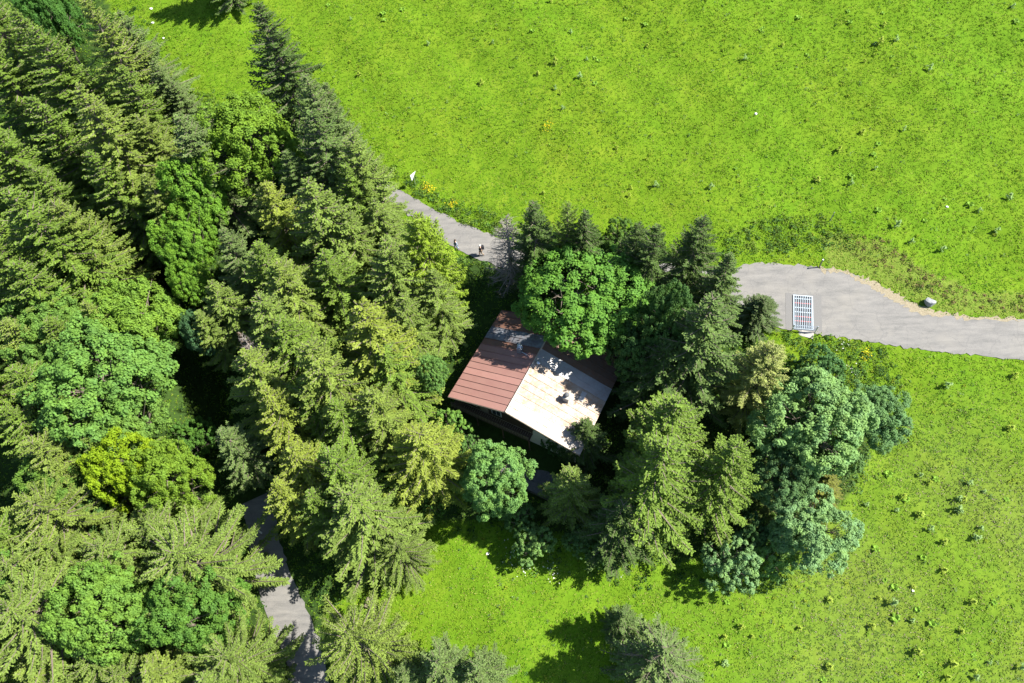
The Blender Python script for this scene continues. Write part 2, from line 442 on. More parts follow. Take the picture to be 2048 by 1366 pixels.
def make_broadleaf(seed, R=5., hc=7., rz=.85, nl=70, leaf=.24, n_sub=300, lobes=13, full=False):
    rs = np.random.default_rng(seed); T = MB(); rzz = R*rz
    LC_, LR_ = [], []
    for i in range(lobes):
        zz = rs.uniform(-.35, 1) if i else .8
        if full: zz = .98-1.25*(i+.5)/lobes
        az = i*2.399+rs.normal(0, .3); rr = math.sqrt(max(0, 1-min(1, abs(zz))**2))
        k = rs.uniform(.50, .66) if full else rs.uniform(.44, .76)
        LC_.append(np.array([math.cos(az)*rr*R*k, math.sin(az)*rr*R*k, hc+zz*rzz*k])); LR_.append(R*rs.uniform(.36, .46) if full else R*rs.uniform(.27, .48))
    LC_ = np.array(LC_); LR_ = np.array(LR_)
    T.tube([(0, 0, -.8), (rs.normal(0, .1), rs.normal(0, .1), hc*.45), (0, 0, hc)], [R*.055, R*.042, R*.02], 8)
    for c in LC_:
        mid = np.array([c[0]*.4, c[1]*.4, hc*.45+(c[2]-hc*.45)*.55])
        T.tube([(0, 0, hc*.42), mid, c], [R*.026, R*.016, .03], 5, False)
        for q in range(3):
            e = c+rs.normal(0, 1, 3)*R*.2; T.tube([c*.6+mid*.4, e], [.05, .015], 3, False)
    subs = []
    while len(subs) < n_sub:
        i = rs.integers(len(LC_)); d = rs.normal(size=3); d[2] = d[2]*.9+.25; d /= np.linalg.norm(d)
        p = LC_[i]+d*LR_[i]*rs.uniform(.8, 1.1)*np.array([1, 1, .9])
        if p[2] < hc-rzz*.75 or p[2] < .4: continue
        dd = np.linalg.norm(LC_-p, axis=1)/LR_
        if (dd < .66).sum() > 0: continue
        subs.append((p, d))
    Pc = np.array([s[0] for s in subs]); Dc = np.array([s[1] for s in subs])
    rad = R*rs.uniform(.065, .125, n_sub)
    Cn = np.repeat(Pc, nl, 0); Dn = np.repeat(Dc, nl, 0); Rr = np.repeat(rad, nl)
    d = rs.normal(size=Cn.shape)+Dn*.9+np.array([0, 0, .45]); d /= np.linalg.norm(d, axis=1)[:, None]
    P = Cn+d*(Rr*rs.uniform(.5, 1.08, len(Rr)))[:, None]
    N = d*.8+np.array([0, 0, .7])+rs.normal(0, .4, d.shape)
    q = leaf_quads(P, N, leaf*rs.uniform(.6, 1.25, len(P)), rs, .85)
    tint = np.clip(np.repeat(rs.random(n_sub), nl)*.4+rs.random(len(P))*.6, 0, 1)
    return T.mesh('broadleaf_trunk'), faces_mesh('broadleaf_crown', q, tint), hc+rzz, R

STAR = [make_spruce(170+i, 17., r, 'star') for i, r in enumerate([5.8, 6.2, 5.6])]
SPR = [make_spruce(100+i, 20., r) for i, r in enumerate([4.2, 4.6, 5.0, 4.4, 5.2, 4.0, 4.8])]
SPS = [make_spruce(150+i, 20., 4.4, 'sparse') for i in range(2)]
LAR = [make_spruce(200+i, 13., 4.2, 'larch') for i in range(3)]
DEAD = [make_spruce(300, 14., 3.4, 'dead')]
BRD = [make_broadleaf(400+i, 5., 6.2, .85, 84, .20, 560, 24 if i == 0 else 20, i == 0) for i in range(5)]
BSH = [make_broadleaf(450+i, 3.2, 2.9, .9, 70, .17, 260, 12) for i in range(3)]

_cnt = {}
def place(kind, name, protos, mat, px, h, R, col, label, cat, group, base_h=None, crown_name='crown'):
    """px: where the top of the tree shows in the photograph; the tree stands straight below it"""
    P = un(px, h)
    k = _cnt.get(kind, 0); _cnt[kind] = k+1
    if kind == 'spruce' and ('star shaped' in label or 'fan branched' in label or 'feathery' in label): protos = STAR; R = R*.84; col = tuple(q*.92 for q in col)
    tm, cm, ph, pr = protos[k % len(protos)]
    z = ground_at(P[0], P[1])
    o = empty(name, (P[0], P[1], z-.05), RNG.uniform(0, 6.28))
    hh = P[2]-z
    o.scale = (R/pr, R/pr, max(hh, 1.)/ph)
    tag(o, label, cat, group)
    t = link(bpy.data.objects.new('trunk', tm), o)
    c = link(bpy.data.objects.new(crown_name, cm), o); c.color = (*col, 1)
    if not tm.materials: tm.materials.append(M['greybark'] if kind == 'dead' else M['bark'])
    if not cm.materials: cm.materials.append(mat)
    return o

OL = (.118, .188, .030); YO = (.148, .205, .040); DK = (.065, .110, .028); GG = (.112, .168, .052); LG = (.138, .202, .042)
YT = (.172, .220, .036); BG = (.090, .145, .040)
GF = 'spruces of the dense forest'
def spruce(px, h, R, col, label, group=GF, protos=None, kind='spruce'):
    return place(kind, 'spruce_tree', protos or SPR, M['spruce'], px, h, R, col, label, 'spruce', group)
S_ = [
 # top left corner and upper edge
 ((28, 18), 17, 3.8, OL, 'olive spruce filling the top left corner of the forest'),
 ((58, 55), 20, 4.8, OL, 'broad olive spruce just below the corner spruce, rising into a blunt pale top'),
 ((165, -5), 20, 4.3, YO, 'tall brownish green spruce at the forest edge beside the grassy clearing at the top'),
 ((235, 130), 16, 3.6, OL, 'mid green spruce between the brownish edge spruce and the clearing'),
 ((340, 160), 11, 2.9, GG, 'small dark spruce on the edge of the grassy clearing, above the grey bare-limbed spruce'),
 ((146, 172), 21, 5.0, YO, 'large yellowish spruce with a pale leaning spine in the upper forest'),
 ((352, 232), 19, 4.7, GG, 'grey green spruce with bare pale limbs showing, left of the bright round maple'),
 ((60, 190), 17, 4.3, OL, 'shaded olive spruce left of the large yellowish spruce with the pale spine'),
 ((180, 300), 16, 3.8, OL, 'olive spruce directly below the large yellowish one, above the dark gully'),
 ((285, 345), 15, 3.2, YO, 'narrow dull khaki spruce standing against the bright green maples over the gully'),
 ((10, 385), 21, 5.2, OL, 'huge pale olive spruce at the left edge opposite the head of the dark gully'),
 ((98, 395), 17, 4.2, YO, 'pale olive spruce with level branches on the left bank of the dark gully'),
 ((20, 520), 17, 4.2, OL, 'spruce at the left edge under the huge pale olive one'),
 ((166, 605), 15, 3.0, YO, 'small drooping spruce poking through the round maple beside the gully'),
 ((5, 640), 15, 3.5, YO, 'khaki spruce at the left edge level with the hut chimney'),
 ((25, 735), 17, 3.9, OL, 'spruce with open drooping arms at the left edge level with the hut roof'),
 ((68, 724), 14, 3.3, OL, 'slim spruce squeezed against the big maple of the left slope'),
 ((115, 796), 16, 3.6, OL, 'olive spruce overlapping the lower left side of the big slope maple'),
 ((48, 876), 17, 4.0, YO, 'brownish olive spruce at the left edge beside the yellow flowering tree'),
 ((165, 868), 14, 3.2, OL, 'short olive spruce between the big slope maple and the yellow flowering tree'),
 ((52, 998), 17, 4.6, YO, 'star shaped spruce with pale limbs at the left edge under the brownish one'),
 ((5, 1120), 16, 4.4, LG, 'light green spruce at the left edge above the largest star shaped spruce'),
 ((8, 1216), 18, 5.8, LG, 'largest star shaped spruce, with long pale limbs, at the lower left edge'),
 ((186, 1090), 15, 4.2, LG, 'light green spruce left of the wide fan branched spruce near the lane'),
 ((340, 1098), 17, 5.1, LG, 'very wide fan branched pale spruce left of the shaded lane'),
 ((292, 1040), 13, 4.3, LG, 'pale spruce tucked behind the very wide fan branched one'),
 ((162, 1316), 14, 3.6, LG, 'small star shaped spruce near the lower left corner'),
 ((35, 1345), 14, 3.6, YO, 'brownish green spruce in the lower left corner'),
 ((290, 1345), 15, 4.0, YO, 'pinkish brown tinged spruce on the bottom edge between the corner and the lane'),
 ((400, 1350), 15, 3.8, LG, 'spruce on the bottom edge just left of the lane spruce'),
 ((440, 1306), 15, 3.6, LG, 'tall feathery spruce standing right beside the sunlit stretch of lane'),
 ((688, 1262), 18, 4.2, YO, 'brownish star shaped spruce right of the lane at the bottom edge'),
 ((800, 1345), 13, 2.8, GG, 'slim spruce on the bottom edge below the open grass, nearest the lane'),
 ((868, 1325), 15, 3.4, GG, 'middle spruce of the row on the bottom edge below the open grass'),
 ((955, 1330), 14, 3.2, GG, 'end spruce of the bottom row, beside the long tree shadow'),
 # right hand side of the gully
 ((518, 2), 21, 4.4, DK, 'tall dark spruce at the top of the tree line along the meadow'),
 ((612, 150), 18, 4.0, GG, 'second dark spruce of the tree line, below the tallest one'),
 ((652, 165), 14, 2.9, GG, 'thin dark spruce on the meadow side of the tree line'),
 ((622, 215), 18, 4.6, BG, 'dense green spruce beside the bright round maple'),
 ((700, 265), 17, 4.6, LG, 'light green spruce at the meadow edge above the white triangular sign'),
 ((614, 362), 18, 5.2, LG, 'big spruce with a bright crooked spine in the middle of the tree line'),
 ((690, 330), 15, 3.8, OL, 'olive spruce overhanging the end of the upper road'),
 ((527, 362), 16, 3.5, YT, 'spruce with a pinkish tan top below the bright round maple'),
 ((440, 460), 15, 3.1, GG, 'slim grey green spruce standing against the maples over the gully'),
 ((508, 488), 16, 3.8, OL, 'olive spruce below the pinkish tan topped spruce'),
 ((556, 520), 17, 4.4, YO, 'pale yellowish spruce left of the two light conifers above the hut'),
 ((516, 588), 17, 4.6, LG, 'spruce with a straight pale spine leaning over the dead brown treetop'),
 ((420, 566), 13, 3.4, LG, 'yellow tipped spruce on the right rim of the dark gully'),
 ((392, 625), 11, 2.7, LG, 'small spruce at the gully rim left of the dead brown treetop'),
 ((493, 705), 17, 4.4, YO, 'pale khaki spruce directly below the dead brown treetop'),
 ((525, 783), 17, 3.7, YT, 'yellowish spruce with a thin bare spine above the shaded lane'),
 ((436, 858), 13, 3.0, GG, 'neat grey green spruce between the yellow flowering tree and the shaded lane'),
 ((575, 890), 15, 3.9, YT, 'yellow tipped spruce directly above the shaded lane'),
 ((612, 680), 20, 5.0, YO, 'large pale spruce with yellow tips left of the hut'),
 ((716, 606), 19, 5.2, YT, 'tallest yellow tipped spruce left of the hut roof'),
 ((668, 800), 15, 4.0, OL, 'shaded spruce below the large pale spruce left of the hut'),
 ((765, 690), 15, 3.9, OL, 'olive spruce nearest the red roof slope'),
 ((763, 478), 17, 4.2, LG, 'light green spruce left of the larch by the upper road'),
 ((866, 543), 13, 3.2, LG, 'green spruce under the larch by the upper road, above the red roof'),
 ((800, 590), 13, 3.4, LG, 'short spruce between the roadside larch and the tallest yellow tipped spruce'),
 ((694, 985), 15, 5.9, LG, 'broad bright spruce standing above the cut logs'),
 ((790, 1085), 9, 2.9, LG, 'small feathery spruce at the edge of the lower grass beside the broad bright one'),
]
for (px, h, R, col, lab) in S_:
    k = 1.0 if px[0] > 560 else .86
    spruce(px, h*(.9 if k == 1 else .84), R*(1.14 if k == 1 else 1.24), col, lab)

EX = [
 ((-60, 60), 16, 5.0, OL, 'spruce cut by the left edge beside the corner spruces'), ((-45, 235), 17, 5.2, OL, 'dark spruce cut by the left edge under the corner spruces'),
 ((60, 330), 14, 4.0, OL, 'shaded spruce between the upper spruces and the huge pale olive one'), ((110, 110), 15, 4.4, OL, 'spruce between the broad corner spruce and the dark green maple'),
 ((230, 20), 14, 4.2, GG, 'grey green spruce at the top edge beside the grassy clearing'), ((270, 225), 14, 4.2, YO, 'yellowish spruce under the ones bordering the clearing'),
 ((300, 120), 12, 3.4, GG, 'lower grey green spruce on the border of the clearing'), ((225, 385), 10, 3.0, DK, 'dark spruce down in the head of the gully'),
 ((90, 640), 14, 3.8, OL, 'olive spruce left of the one piercing the round maple'), ((-30, 470), 16, 4.8, OL, 'spruce cut by the left edge below the huge pale olive one'),
 ((0, 820), 14, 4.2, OL, 'spruce at the left edge above the brownish olive one'), ((90, 930), 13, 3.8, YO, 'small olive spruce between the brownish one and the green maple'),
 ((60, 1080), 14, 4.4, LG, 'pale spruce between two star shaped ones at the left edge'), ((100, 1290), 11, 3.2, LG, 'little pale spruce above the small star shaped one in the lower left'),
 ((220, 1350), 13, 3.6, LG, 'pale spruce on the bottom edge right of the small star shaped one'), ((560, 640), 16, 4.4, OL, 'olive spruce between the straight spined spruce and the large pale one'),
 ((640, 500), 15, 4.4, OL, 'olive spruce below the one with the bright crooked spine'), ((575, 300), 14, 4.0, BG, 'shaded green spruce between the round maple and the tree line'),
 ((600, 760), 15, 4.2, OL, 'dark olive spruce between the khaki spruce and the large pale one'), ((690, 420), 14, 4.2, LG, 'light green spruce under the end of the upper road'),
 ((745, 400), 13, 3.6, LG, 'pale green spruce next to the bend of the upper road'),
 ((740, 780), 16, 4.4, YO, 'yellowish spruce beside the lower half of the red roof'), ((548, 962), 13, 3.4, YT, 'small yellowish spruce overhanging the very top of the shaded lane'),
 ((612, 985), 13, 3.2, OL, 'slim olive spruce between the shaded lane and the broad bright spruce'),
 ((650, 900), 17, 4.4, OL, 'shaded spruce above the broad bright one'),
]
for r in EX: spruce(r[0], r[1]*.9, r[2]*1.1, r[3], r[4])
def outer(n, seed):
    """forest carrying on beyond the left and lower edges of the view"""
    rs = np.random.default_rng(seed)
    for i in range(n):
        while True:
            px = (rs.uniform(-420, -90), rs.uniform(-150, 1500)) if i % 3 else (rs.uniform(-300, 600), rs.uniform(1430, 1600))
            if True: break
        spruce(px, rs.uniform(13, 17), rs.uniform(4.2, 5.6), OL, 'spruce of the forest beyond the edge of the view', 'spruces beyond the edge of the view')
outer(26, 5)
GH = 'spruces around the hut'
S2 = [
 ((392, -190), 13, 3.4, BG, 'spruce cut by the top edge, throwing a long shadow over the clearing', 'spruces around the meadow'),
 ((1330, 880), 20, 5.7, OL, 'biggest spruce right of the hut, its long green skirt reaching the lower meadow'),
 ((1352, 802), 17, 5.0, OL, 'olive spruce behind the biggest spruce, right of the pale roof slope'),
 ((1482, 880), 18, 4.4, OL, 'olive spruce between the biggest spruce and the teal maples'),
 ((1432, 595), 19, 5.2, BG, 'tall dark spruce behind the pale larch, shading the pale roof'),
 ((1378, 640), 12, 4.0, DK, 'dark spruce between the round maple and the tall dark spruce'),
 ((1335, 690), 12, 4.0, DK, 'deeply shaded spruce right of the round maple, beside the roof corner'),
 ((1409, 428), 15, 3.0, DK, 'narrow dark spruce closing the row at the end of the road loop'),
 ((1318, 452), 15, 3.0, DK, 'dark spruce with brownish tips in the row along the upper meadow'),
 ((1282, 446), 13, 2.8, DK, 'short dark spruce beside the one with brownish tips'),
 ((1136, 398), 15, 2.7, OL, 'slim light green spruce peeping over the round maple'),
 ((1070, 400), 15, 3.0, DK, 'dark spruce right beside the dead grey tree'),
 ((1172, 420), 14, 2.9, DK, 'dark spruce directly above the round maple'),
 ((1462, 505), 13, 3.0, BG, 'spruce standing over the end of the road loop'),
 ((1528, 592), 5.5, 2.7, (.075, .115, .04), 'low bushy dark conifer beside the cattle grid'),
 ((1175, 842), 8, 2.6, DK, 'small dark spruce touching the lower corner of the pale roof'),
 ((1145, 945), 12, 3.1, LG, 'slender spruce below the terrace between maple and biggest spruce'),
 ((1665, 950), 5, 2.2, (.15, .17, .03), 'short yellowish conifer among the teal maples'),
 ((1250, 1010), 12, 3.4, DK, 'dark shaded spruce left of the biggest spruce'),
 ((1334, 1298), 13, 4.2, GG, 'lone grey green spruce with bare limbs in the lower meadow', 'spruces around the meadow'),
 ((1250, 1225), 8, 2.2, BG, 'small spruce left of the lone one in the lower meadow', 'spruces around the meadow'),
]
for r in S2:
    px, h, R, col, lab = r[:5]
    sparse = 'bare limbs' in lab
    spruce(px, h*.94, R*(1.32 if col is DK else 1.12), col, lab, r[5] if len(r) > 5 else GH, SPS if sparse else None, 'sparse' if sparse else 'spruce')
# larches and dead trees
LY = (.21, .265, .045)
for px, h, R, col, lab in [
    ((836, 432), 15, 4.6, (.19, .28, .028), 'bright yellow green larch leaning over the upper road'),
    ((836, 862), 12.5, 5.0, LY, 'pale yellow larch below the hut, beside the lower grass'),
    ((1550, 690), 13, 3.9, (.27, .31, .10), 'straw coloured larch below the cattle grid')]:
    place('larch', 'larch_tree', LAR, M['larch'], px, h, R, col, lab, 'larch', 'larches')
place('dead', 'dead_tree', DEAD, M['larch'], (1012, 428), 11, 4.6, (.115, .105, .095), 'bare grey dead tree overhanging the road', 'dead tree', None)
place('dead', 'dead_tree', DEAD, M['larch'], (478, 662), 13, 2.6, (.26, .17, .12), 'dead reddish brown treetop among the green spruces', 'dead tree', None)

# broadleaf trees: px is the middle of the crown as seen, r its radius in photo pixels
BR = (.105, .22, .026); TE = (.15, .27, .10); MG = (.105, .205, .036); YL = (.15, .21, .018); DG = (.05, .11, .03)
def broad(px, r, h, col, label, squash=1.0, small=False, group='broadleaf trees'):
    protos = BSH if small else BRD
    R0 = protos[0][3]
    s = FPX/np.linalg.norm(un(px, h*.6)-CAM); R = r/s
    tm, cm, ph, pr = protos[_cnt.get('b%d' % small, 0) % len(protos)]
    hc = h*(.60 if not small else .5)
    C = un(px, hc)
    k = _cnt.get('b%d' % small, 0); _cnt['b%d' % small] = k+1
    z = ground_at(C[0], C[1])
    o = empty('maple_tree' if not small else 'leafy_shrub', (C[0], C[1], z-.05), RNG.uniform(0, 6.28))
    o.scale = (R/pr, R/pr*squash, h/ph)
    tag(o, label, 'maple' if not small else 'shrub', group)
    t = link(bpy.data.objects.new('trunk', tm), o); c = link(bpy.data.objects.new('crown', cm), o); c.color = (*col, 1)
    if not tm.materials: tm.materials.append(M['bark'])
    if not cm.materials: cm.materials.append(M['broad'])
    return o
for r in [
 ((1166, 592), 128, 10.5, (.085, .20, .032), 'round bright green maple overhanging the hut roof'),
 ((493, 298), 92, 13, (.11, .20, .022), 'bright yellow green round maple between clearing and tree line'),
 ((105, 45), 42, 12, (.05, .13, .025), 'dark green maple between the corner spruces at the top left'),
 ((392, 395), 60, 12, BR, 'bright green maple right of the narrow khaki spruce'),
 ((375, 490), 50, 11, BR, 'bright green maple on the right rim of the gully, upper one'),
 ((380, 562), 36, 8, BR, 'bright green maple on the right rim of the gully, lower one'),
 ((262, 640), 84, 13, (.12, .22, .032), 'round light green maple pierced by a small spruce'),
 ((110, 660), 72, 11, (.10, .195, .04), 'green maple at the left, behind the one pierced by a small spruce'),
 ((215, 775), 112, 14, (.10, .205, .045), 'biggest maple of the left slope beside the dark gully'),
 ((255, 865), 66, 11, (.105, .20, .042), 'lower maple of the left slope, above the yellow flowering tree'),
 ((268, 945), 60, 12.5, (.165, .26, .012), 'maple covered in yellow flower clusters'),
 ((350, 960), 62, 12, (.115, .20, .022), 'bright green maple right of the yellow flowering one'),
 ((140, 965), 62, 11, (.085, .17, .03), 'green maple left of the yellow flowering one'),
 ((175, 1030), 46, 9, (.075, .16, .045), 'small maple above the light green spruce at the lower left'),
 ((135, 1140), 36, 8, (.06, .14, .06), 'teal tinted maple in the lower left gully'),
 ((232, 1222), 80, 15, MG, 'wide maple below the very wide fan branched spruce'),
 ((388, 1235), 72, 14, (.075, .165, .03), 'dense round maple left of the sunlit lane'),
 ((455, 1175), 34, 9, (.09, .20, .035), 'bright green maple in the angle between the wide fan branched spruce and the lane'),
 ((70, 1150), 44, 12, (.09, .20, .04), 'bright green maple between the star shaped spruces at the left edge'),
 ((240, 1290), 40, 9, MG, 'small maple next to the star shaped spruce in the lower left'),
 ((405, 660), 38, 8, (.055, .125, .055), 'dark teal maple on the right rim of the gully'),
 ((990, 960), 72, 10, (.12, .24, .07), 'fresh green maple below the terrace of the hut'),
 ((1625, 845), 98, 11, TE, 'largest teal green maple by the right meadow'),
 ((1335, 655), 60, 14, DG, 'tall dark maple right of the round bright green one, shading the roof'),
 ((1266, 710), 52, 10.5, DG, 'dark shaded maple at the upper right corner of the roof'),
 ((1560, 960), 60, 8, (.075, .15, .06), 'shaded teal maple in the hollow between the two largest teal maples'),
 ((1742, 838), 62, 7.5, (.10, .20, .08), 'rounded dark teal maple jutting into the right meadow'),
 ((1618, 1060), 72, 8, (.15, .27, .115), 'pale teal maple at the lower right of the grove'),
 ((862, 755), 34, 8, (.11, .22, .06), 'little green maple against the dark left side of the hut'),
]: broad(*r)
for r in [
 ((940, 955), 44, 6, (.11, .22, .06), 'fresh green shrub left of the terrace maple'),
 ((902, 860), 40, 5, (.12, .24, .05), 'light green shrub at the lower corner of the red roof'),
 ((1068, 1085), 40, 4, (.13, .24, .075), 'pale shrub at the grass edge below the terrace maple'),
 ((1640, 742), 44, 5.5, (.07, .16, .055), 'dark green shrub between the straw coloured larch and the road bank'),
 ((1466, 1125), 52, 5.5, (.15, .27, .115), 'pale teal shrub at the bottom of the grove'),
 ((1535, 1105), 46, 5, (.13, .25, .07), 'green shrub right of the pale teal one at the bottom of the grove'),
 ((385, 870), 40, 6, (.06, .14, .025), 'shaded green shrub above the bright maple by the gully'),
 ((860, 1010), 30, 3.5, (.07, .15, .03), 'low green shrub under the pale yellow larch'),
 ((560, 955), 26, 4, (.08, .16, .03), 'bright leafed shrub in the shade beside the lane top'),
 ((195, 1150), 32, 4, (.065, .14, .055), 'teal shrub under the light green spruce at the lower left'),
 ((1240, 470), 34, 4, (.075, .15, .03), 'green shrub between the dark spruces on the meadow edge'),
 ((1215, 1090), 40, 5, (.06, .13, .035), 'dark green shrub under the left skirt of the biggest spruce'),
 ((1160, 1080), 34, 4, (.08, .16, .05), 'green shrub between the slender spruce and the lower grass'),
 ((1030, 1030), 36, 5, (.07, .15, .045), 'shaded shrub between the terrace maple and the slender spruce'),
 ((1500, 1060), 34, 5, (.06, .13, .045), 'dark shrub between the spruces and the teal shrubs'),
 ((1680, 920), 36, 5, (.10, .19, .06), 'green shrub on the meadow side of the teal maples'),
 ((935, 900), 30, 4.5, (.085, .175, .05), 'green shrub between hut corner and terrace maple'),
 ((1110, 880), 26, 3.5, (.05, .11, .035), 'dark shrub beside the terrace'),
]: broad(*r, small=True, group='leafy shrubs')

# ------------------------------------------------------------------ the hut
ZE = 1.5                                   # height of the eaves
Bc = unz((896, 793), ZE); Ac = unz((1003, 620), ZE); Fc = unz((1152, 926), ZE)
ud = (Ac-Bc)[:2]; LU = float(np.linalg.norm(ud)); ud /= LU
vd = np.array([ud[1], -ud[0]])
LV = float((Fc-Bc)[:2]@vd)
hut_rot = math.atan2(vd[1], vd[0])         # local x runs across the roof (v), local y along the ridge (u)
RH = 2.35
Dp = unz((1008, 830), ZE+RH)
XR = float((Dp-Bc)[:2]@vd)                 # where the ridge stands
Z0 = -3.4                                  # level of the lower ground in front of the gable
hut = empty('hut', (Bc[0], Bc[1], Z0), hut_rot)
tag(hut, 'chalet hut with a red brown and a pale weathered metal roof slope, between the trees', 'hut')
ez = ZE-Z0
def roof_panel_mesh(name, length, wdt):
    """one folded sheet, x down the slope, standing seam along one edge"""
    b = MB(); n = 8; rs = np.random.default_rng(len(name))
    vs = []; 
    prof = [(0, 0), (wdt-.05, 0), (wdt-.045, .055), (wdt-.015, .055), (wdt-.01, 0), (wdt+.03, -.004)]
    for i in range(n+1):
        for (y, z) in prof: vs.append((length*i/n, y, z+(rs.normal(0, .005) if 0 < i < n and z < .01 else 0)))
    m = len(prof)
    fs = [(i*m+k, (i+1)*m+k, (i+1)*m+k+1, i*m+k+1) for i in range(n) for k in range(m-1)]
    b.add(vs, fs)
    b.box(0, 0, -.035, length, wdt-.01, -.012)
    return b.mesh(name)
def roof_mat(name, c0, c1, rust_shade, amount, metal, rough, seedz):
    t = NT(name); o = t.pos()
    mp = t.n('ShaderNodeMapping'); mp.inputs['Location'].default_value = (seedz, seedz*2, 0); t.l(o, mp.inputs[0])
    a = t.noise(.9, 5, .7, mp.outputs[0]); b = t.noise(4.5, 6, .8, mp.outputs[0], .6); c = t.noise(14, 4, .7, mp.outputs[0])
    oi = t.n('ShaderNodeObjectInfo').outputs['Random']
    col = t.mix(t.ramp(a, [(.3, 0.0), (.7, 1.0)]), c0, c1)
    col = t.mix(1.0, col, t.ramp(oi, [(0, .86), (1, 1.1)]), 'MULTIPLY')
    rf = t.math('MULTIPLY', t.ramp(b, [(.5-.18*amount, 0.0), (.68-.1*amount, 1.0)]), t.ramp(a, [(.32, .25), (.6, 1.0)]))
    rf = t.math('MULTIPLY', rf, min(1, amount))
    col = t.mix(rf, col, rust_shade)
    ro = t.math('MULTIPLY_ADD', rf, .35); ro.node.inputs[2].default_value = rough
    me_ = t.math('MULTIPLY_ADD', rf, -metal*.8); me_.node.inputs[2].default_value = metal
    return t.done(t.princ(col, ro, me_, .5, c, .12, .02))
RM = {
 'red': roof_mat('red_brown_sheet', (.265, .135, .115), (.29, .155, .13), (.23, .13, .10), .5, .0, .5, 0),
 'brown': roof_mat('dark_brown_sheet', (.10, .055, .045), (.14, .075, .06), (.2, .09, .04), .7, .1, .55, 3),
 'grey': roof_mat('blue_grey_sheet', (.24, .27, .31), (.17, .19, .22), (.09, .07, .07), 1.0, .3, .5, 5),
 'zinc': roof_mat('bare_zinc_sheet', (.42, .43, .44), (.34, .35, .36), (.30, .20, .13), .45, .5, .45, 7),
 'tan': roof_mat('rust_stained_sheet', (.37, .34, .30), (.28, .235, .19), (.27, .16, .085), .85, .2, .55, 9),
 'edge': roof_mat('pale_sheet', (.36, .34, .31), (.31, .28, .24), (.30, .20, .12), .6, .3, .5, 11),
 'rust_shade': roof_mat('shade_brown_sheet', (.15, .11, .085), (.11, .075, .055), (.18, .085, .04), .8, .2, .55, 13),  # brown that paints tree shade onto the upper strips of bare metal
}
NP = 15; wd = LU/NP
LL = math.hypot(XR, RH); LR = math.hypot(LV-XR, RH)
aL = math.atan2(RH, XR); aR = math.atan2(RH, LV-XR)
# the ridge end is read at its own place: slopes run from the ridge down to both eaves
pl = roof_panel_mesh('roof_panel', LL, wd); prr = roof_panel_mesh('roof_panel_wide', LR, wd)
plm = {}; prm = {}
for i in range(NP):
    kind = 'red' if i < 9 else ('grey' if i in (10, 11) else 'brown')
    if kind not in plm:
        q = pl.copy(); q.materials.clear(); q.materials.append(RM[kind]); plm[kind] = q
    o = link(bpy.data.objects.new('roof_panel', plm[kind]), hut)
    # x of the mesh runs down the slope from the ridge towards the left eave
    mt = Matrix(((-math.cos(aL), 0, -math.sin(aL)), (0, 1, 0), (-math.sin(aL), 0, math.cos(aL)))).to_4x4()
    o.matrix_local = Matrix.Translation((XR, i*wd, ez+RH+random.uniform(-.008, .008))) @ mt
    kind = 'edge' if i < 2 else ('tan' if i < 8 else ('zinc' if i < 10 else 'rust_shade'))  # topmost strips take the browned sheet in place of tree shade
    if kind not in prm:
        q = prr.copy(); q.materials.clear(); q.materials.append(RM[kind]); prm[kind] = q
    o = link(bpy.data.objects.new('roof_panel', prm[kind]), hut)
    mt = Matrix(((math.cos(aR), 0, math.sin(aR)), (0, 1, 0), (-math.sin(aR), 0, math.cos(aR)))).to_4x4()
    o.matrix_local = Matrix.Translation((XR, i*wd, ez+RH+random.uniform(-.008, .008))) @ mt
b = MB(); b.tube([(XR-.02, -.03, ez+RH+.03), (XR-.02, LU+.03, ez+RH+.03)], .075, 6); b.build('ridge_cap', RM['edge'], hut)
for (x0, z0_, x1, z1_) in ((0.0, ez, XR, ez+RH), (XR, ez+RH, LV, ez)):
    for y in (-.05, LU):
        b = MB()
        b.add([(x0, y, z0_-.22), (x1, y, z1_-.22), (x1, y, z1_-.04), (x0, y, z0_-.04), (x0, y+.045, z0_-.22), (x1, y+.045, z1_-.22), (x1, y+.045, z1_-.04), (x0, y+.045, z0_-.04)],
              [(0, 1, 2, 3), (7, 6, 5, 4), (0, 4, 5, 1), (3, 2, 6, 7), (0, 3, 7, 4), (1, 5, 6, 2)])
        b.build('verge_board', M['oldwood'], hut)
# walls, set back under the eaves
wx0, wx1, wy0, wy1 = .75, LV-.75, .95, LU-.6
def roof_z(x): return ez+(RH*x/XR if x < XR else RH*(LV-x)/(LV-XR))-.12
def gable(y0, y1, name, m):
    b = MB(); p = [(wx0, -1.0), (wx1, -1.0), (wx1, roof_z(wx1)), (XR, roof_z(XR)), (wx0, roof_z(wx0))]
    n = len(p); vs = [(x, y0, z) for x, z in p]+[(x, y1, z) for x, z in p]
    b.add(vs, [tuple(range(n)), tuple(range(2*n-1, n-1, -1))]+[(i, n+i, n+(i+1) % n, (i+1) % n) for i in range(n)])
    return b.build(name, m, hut)
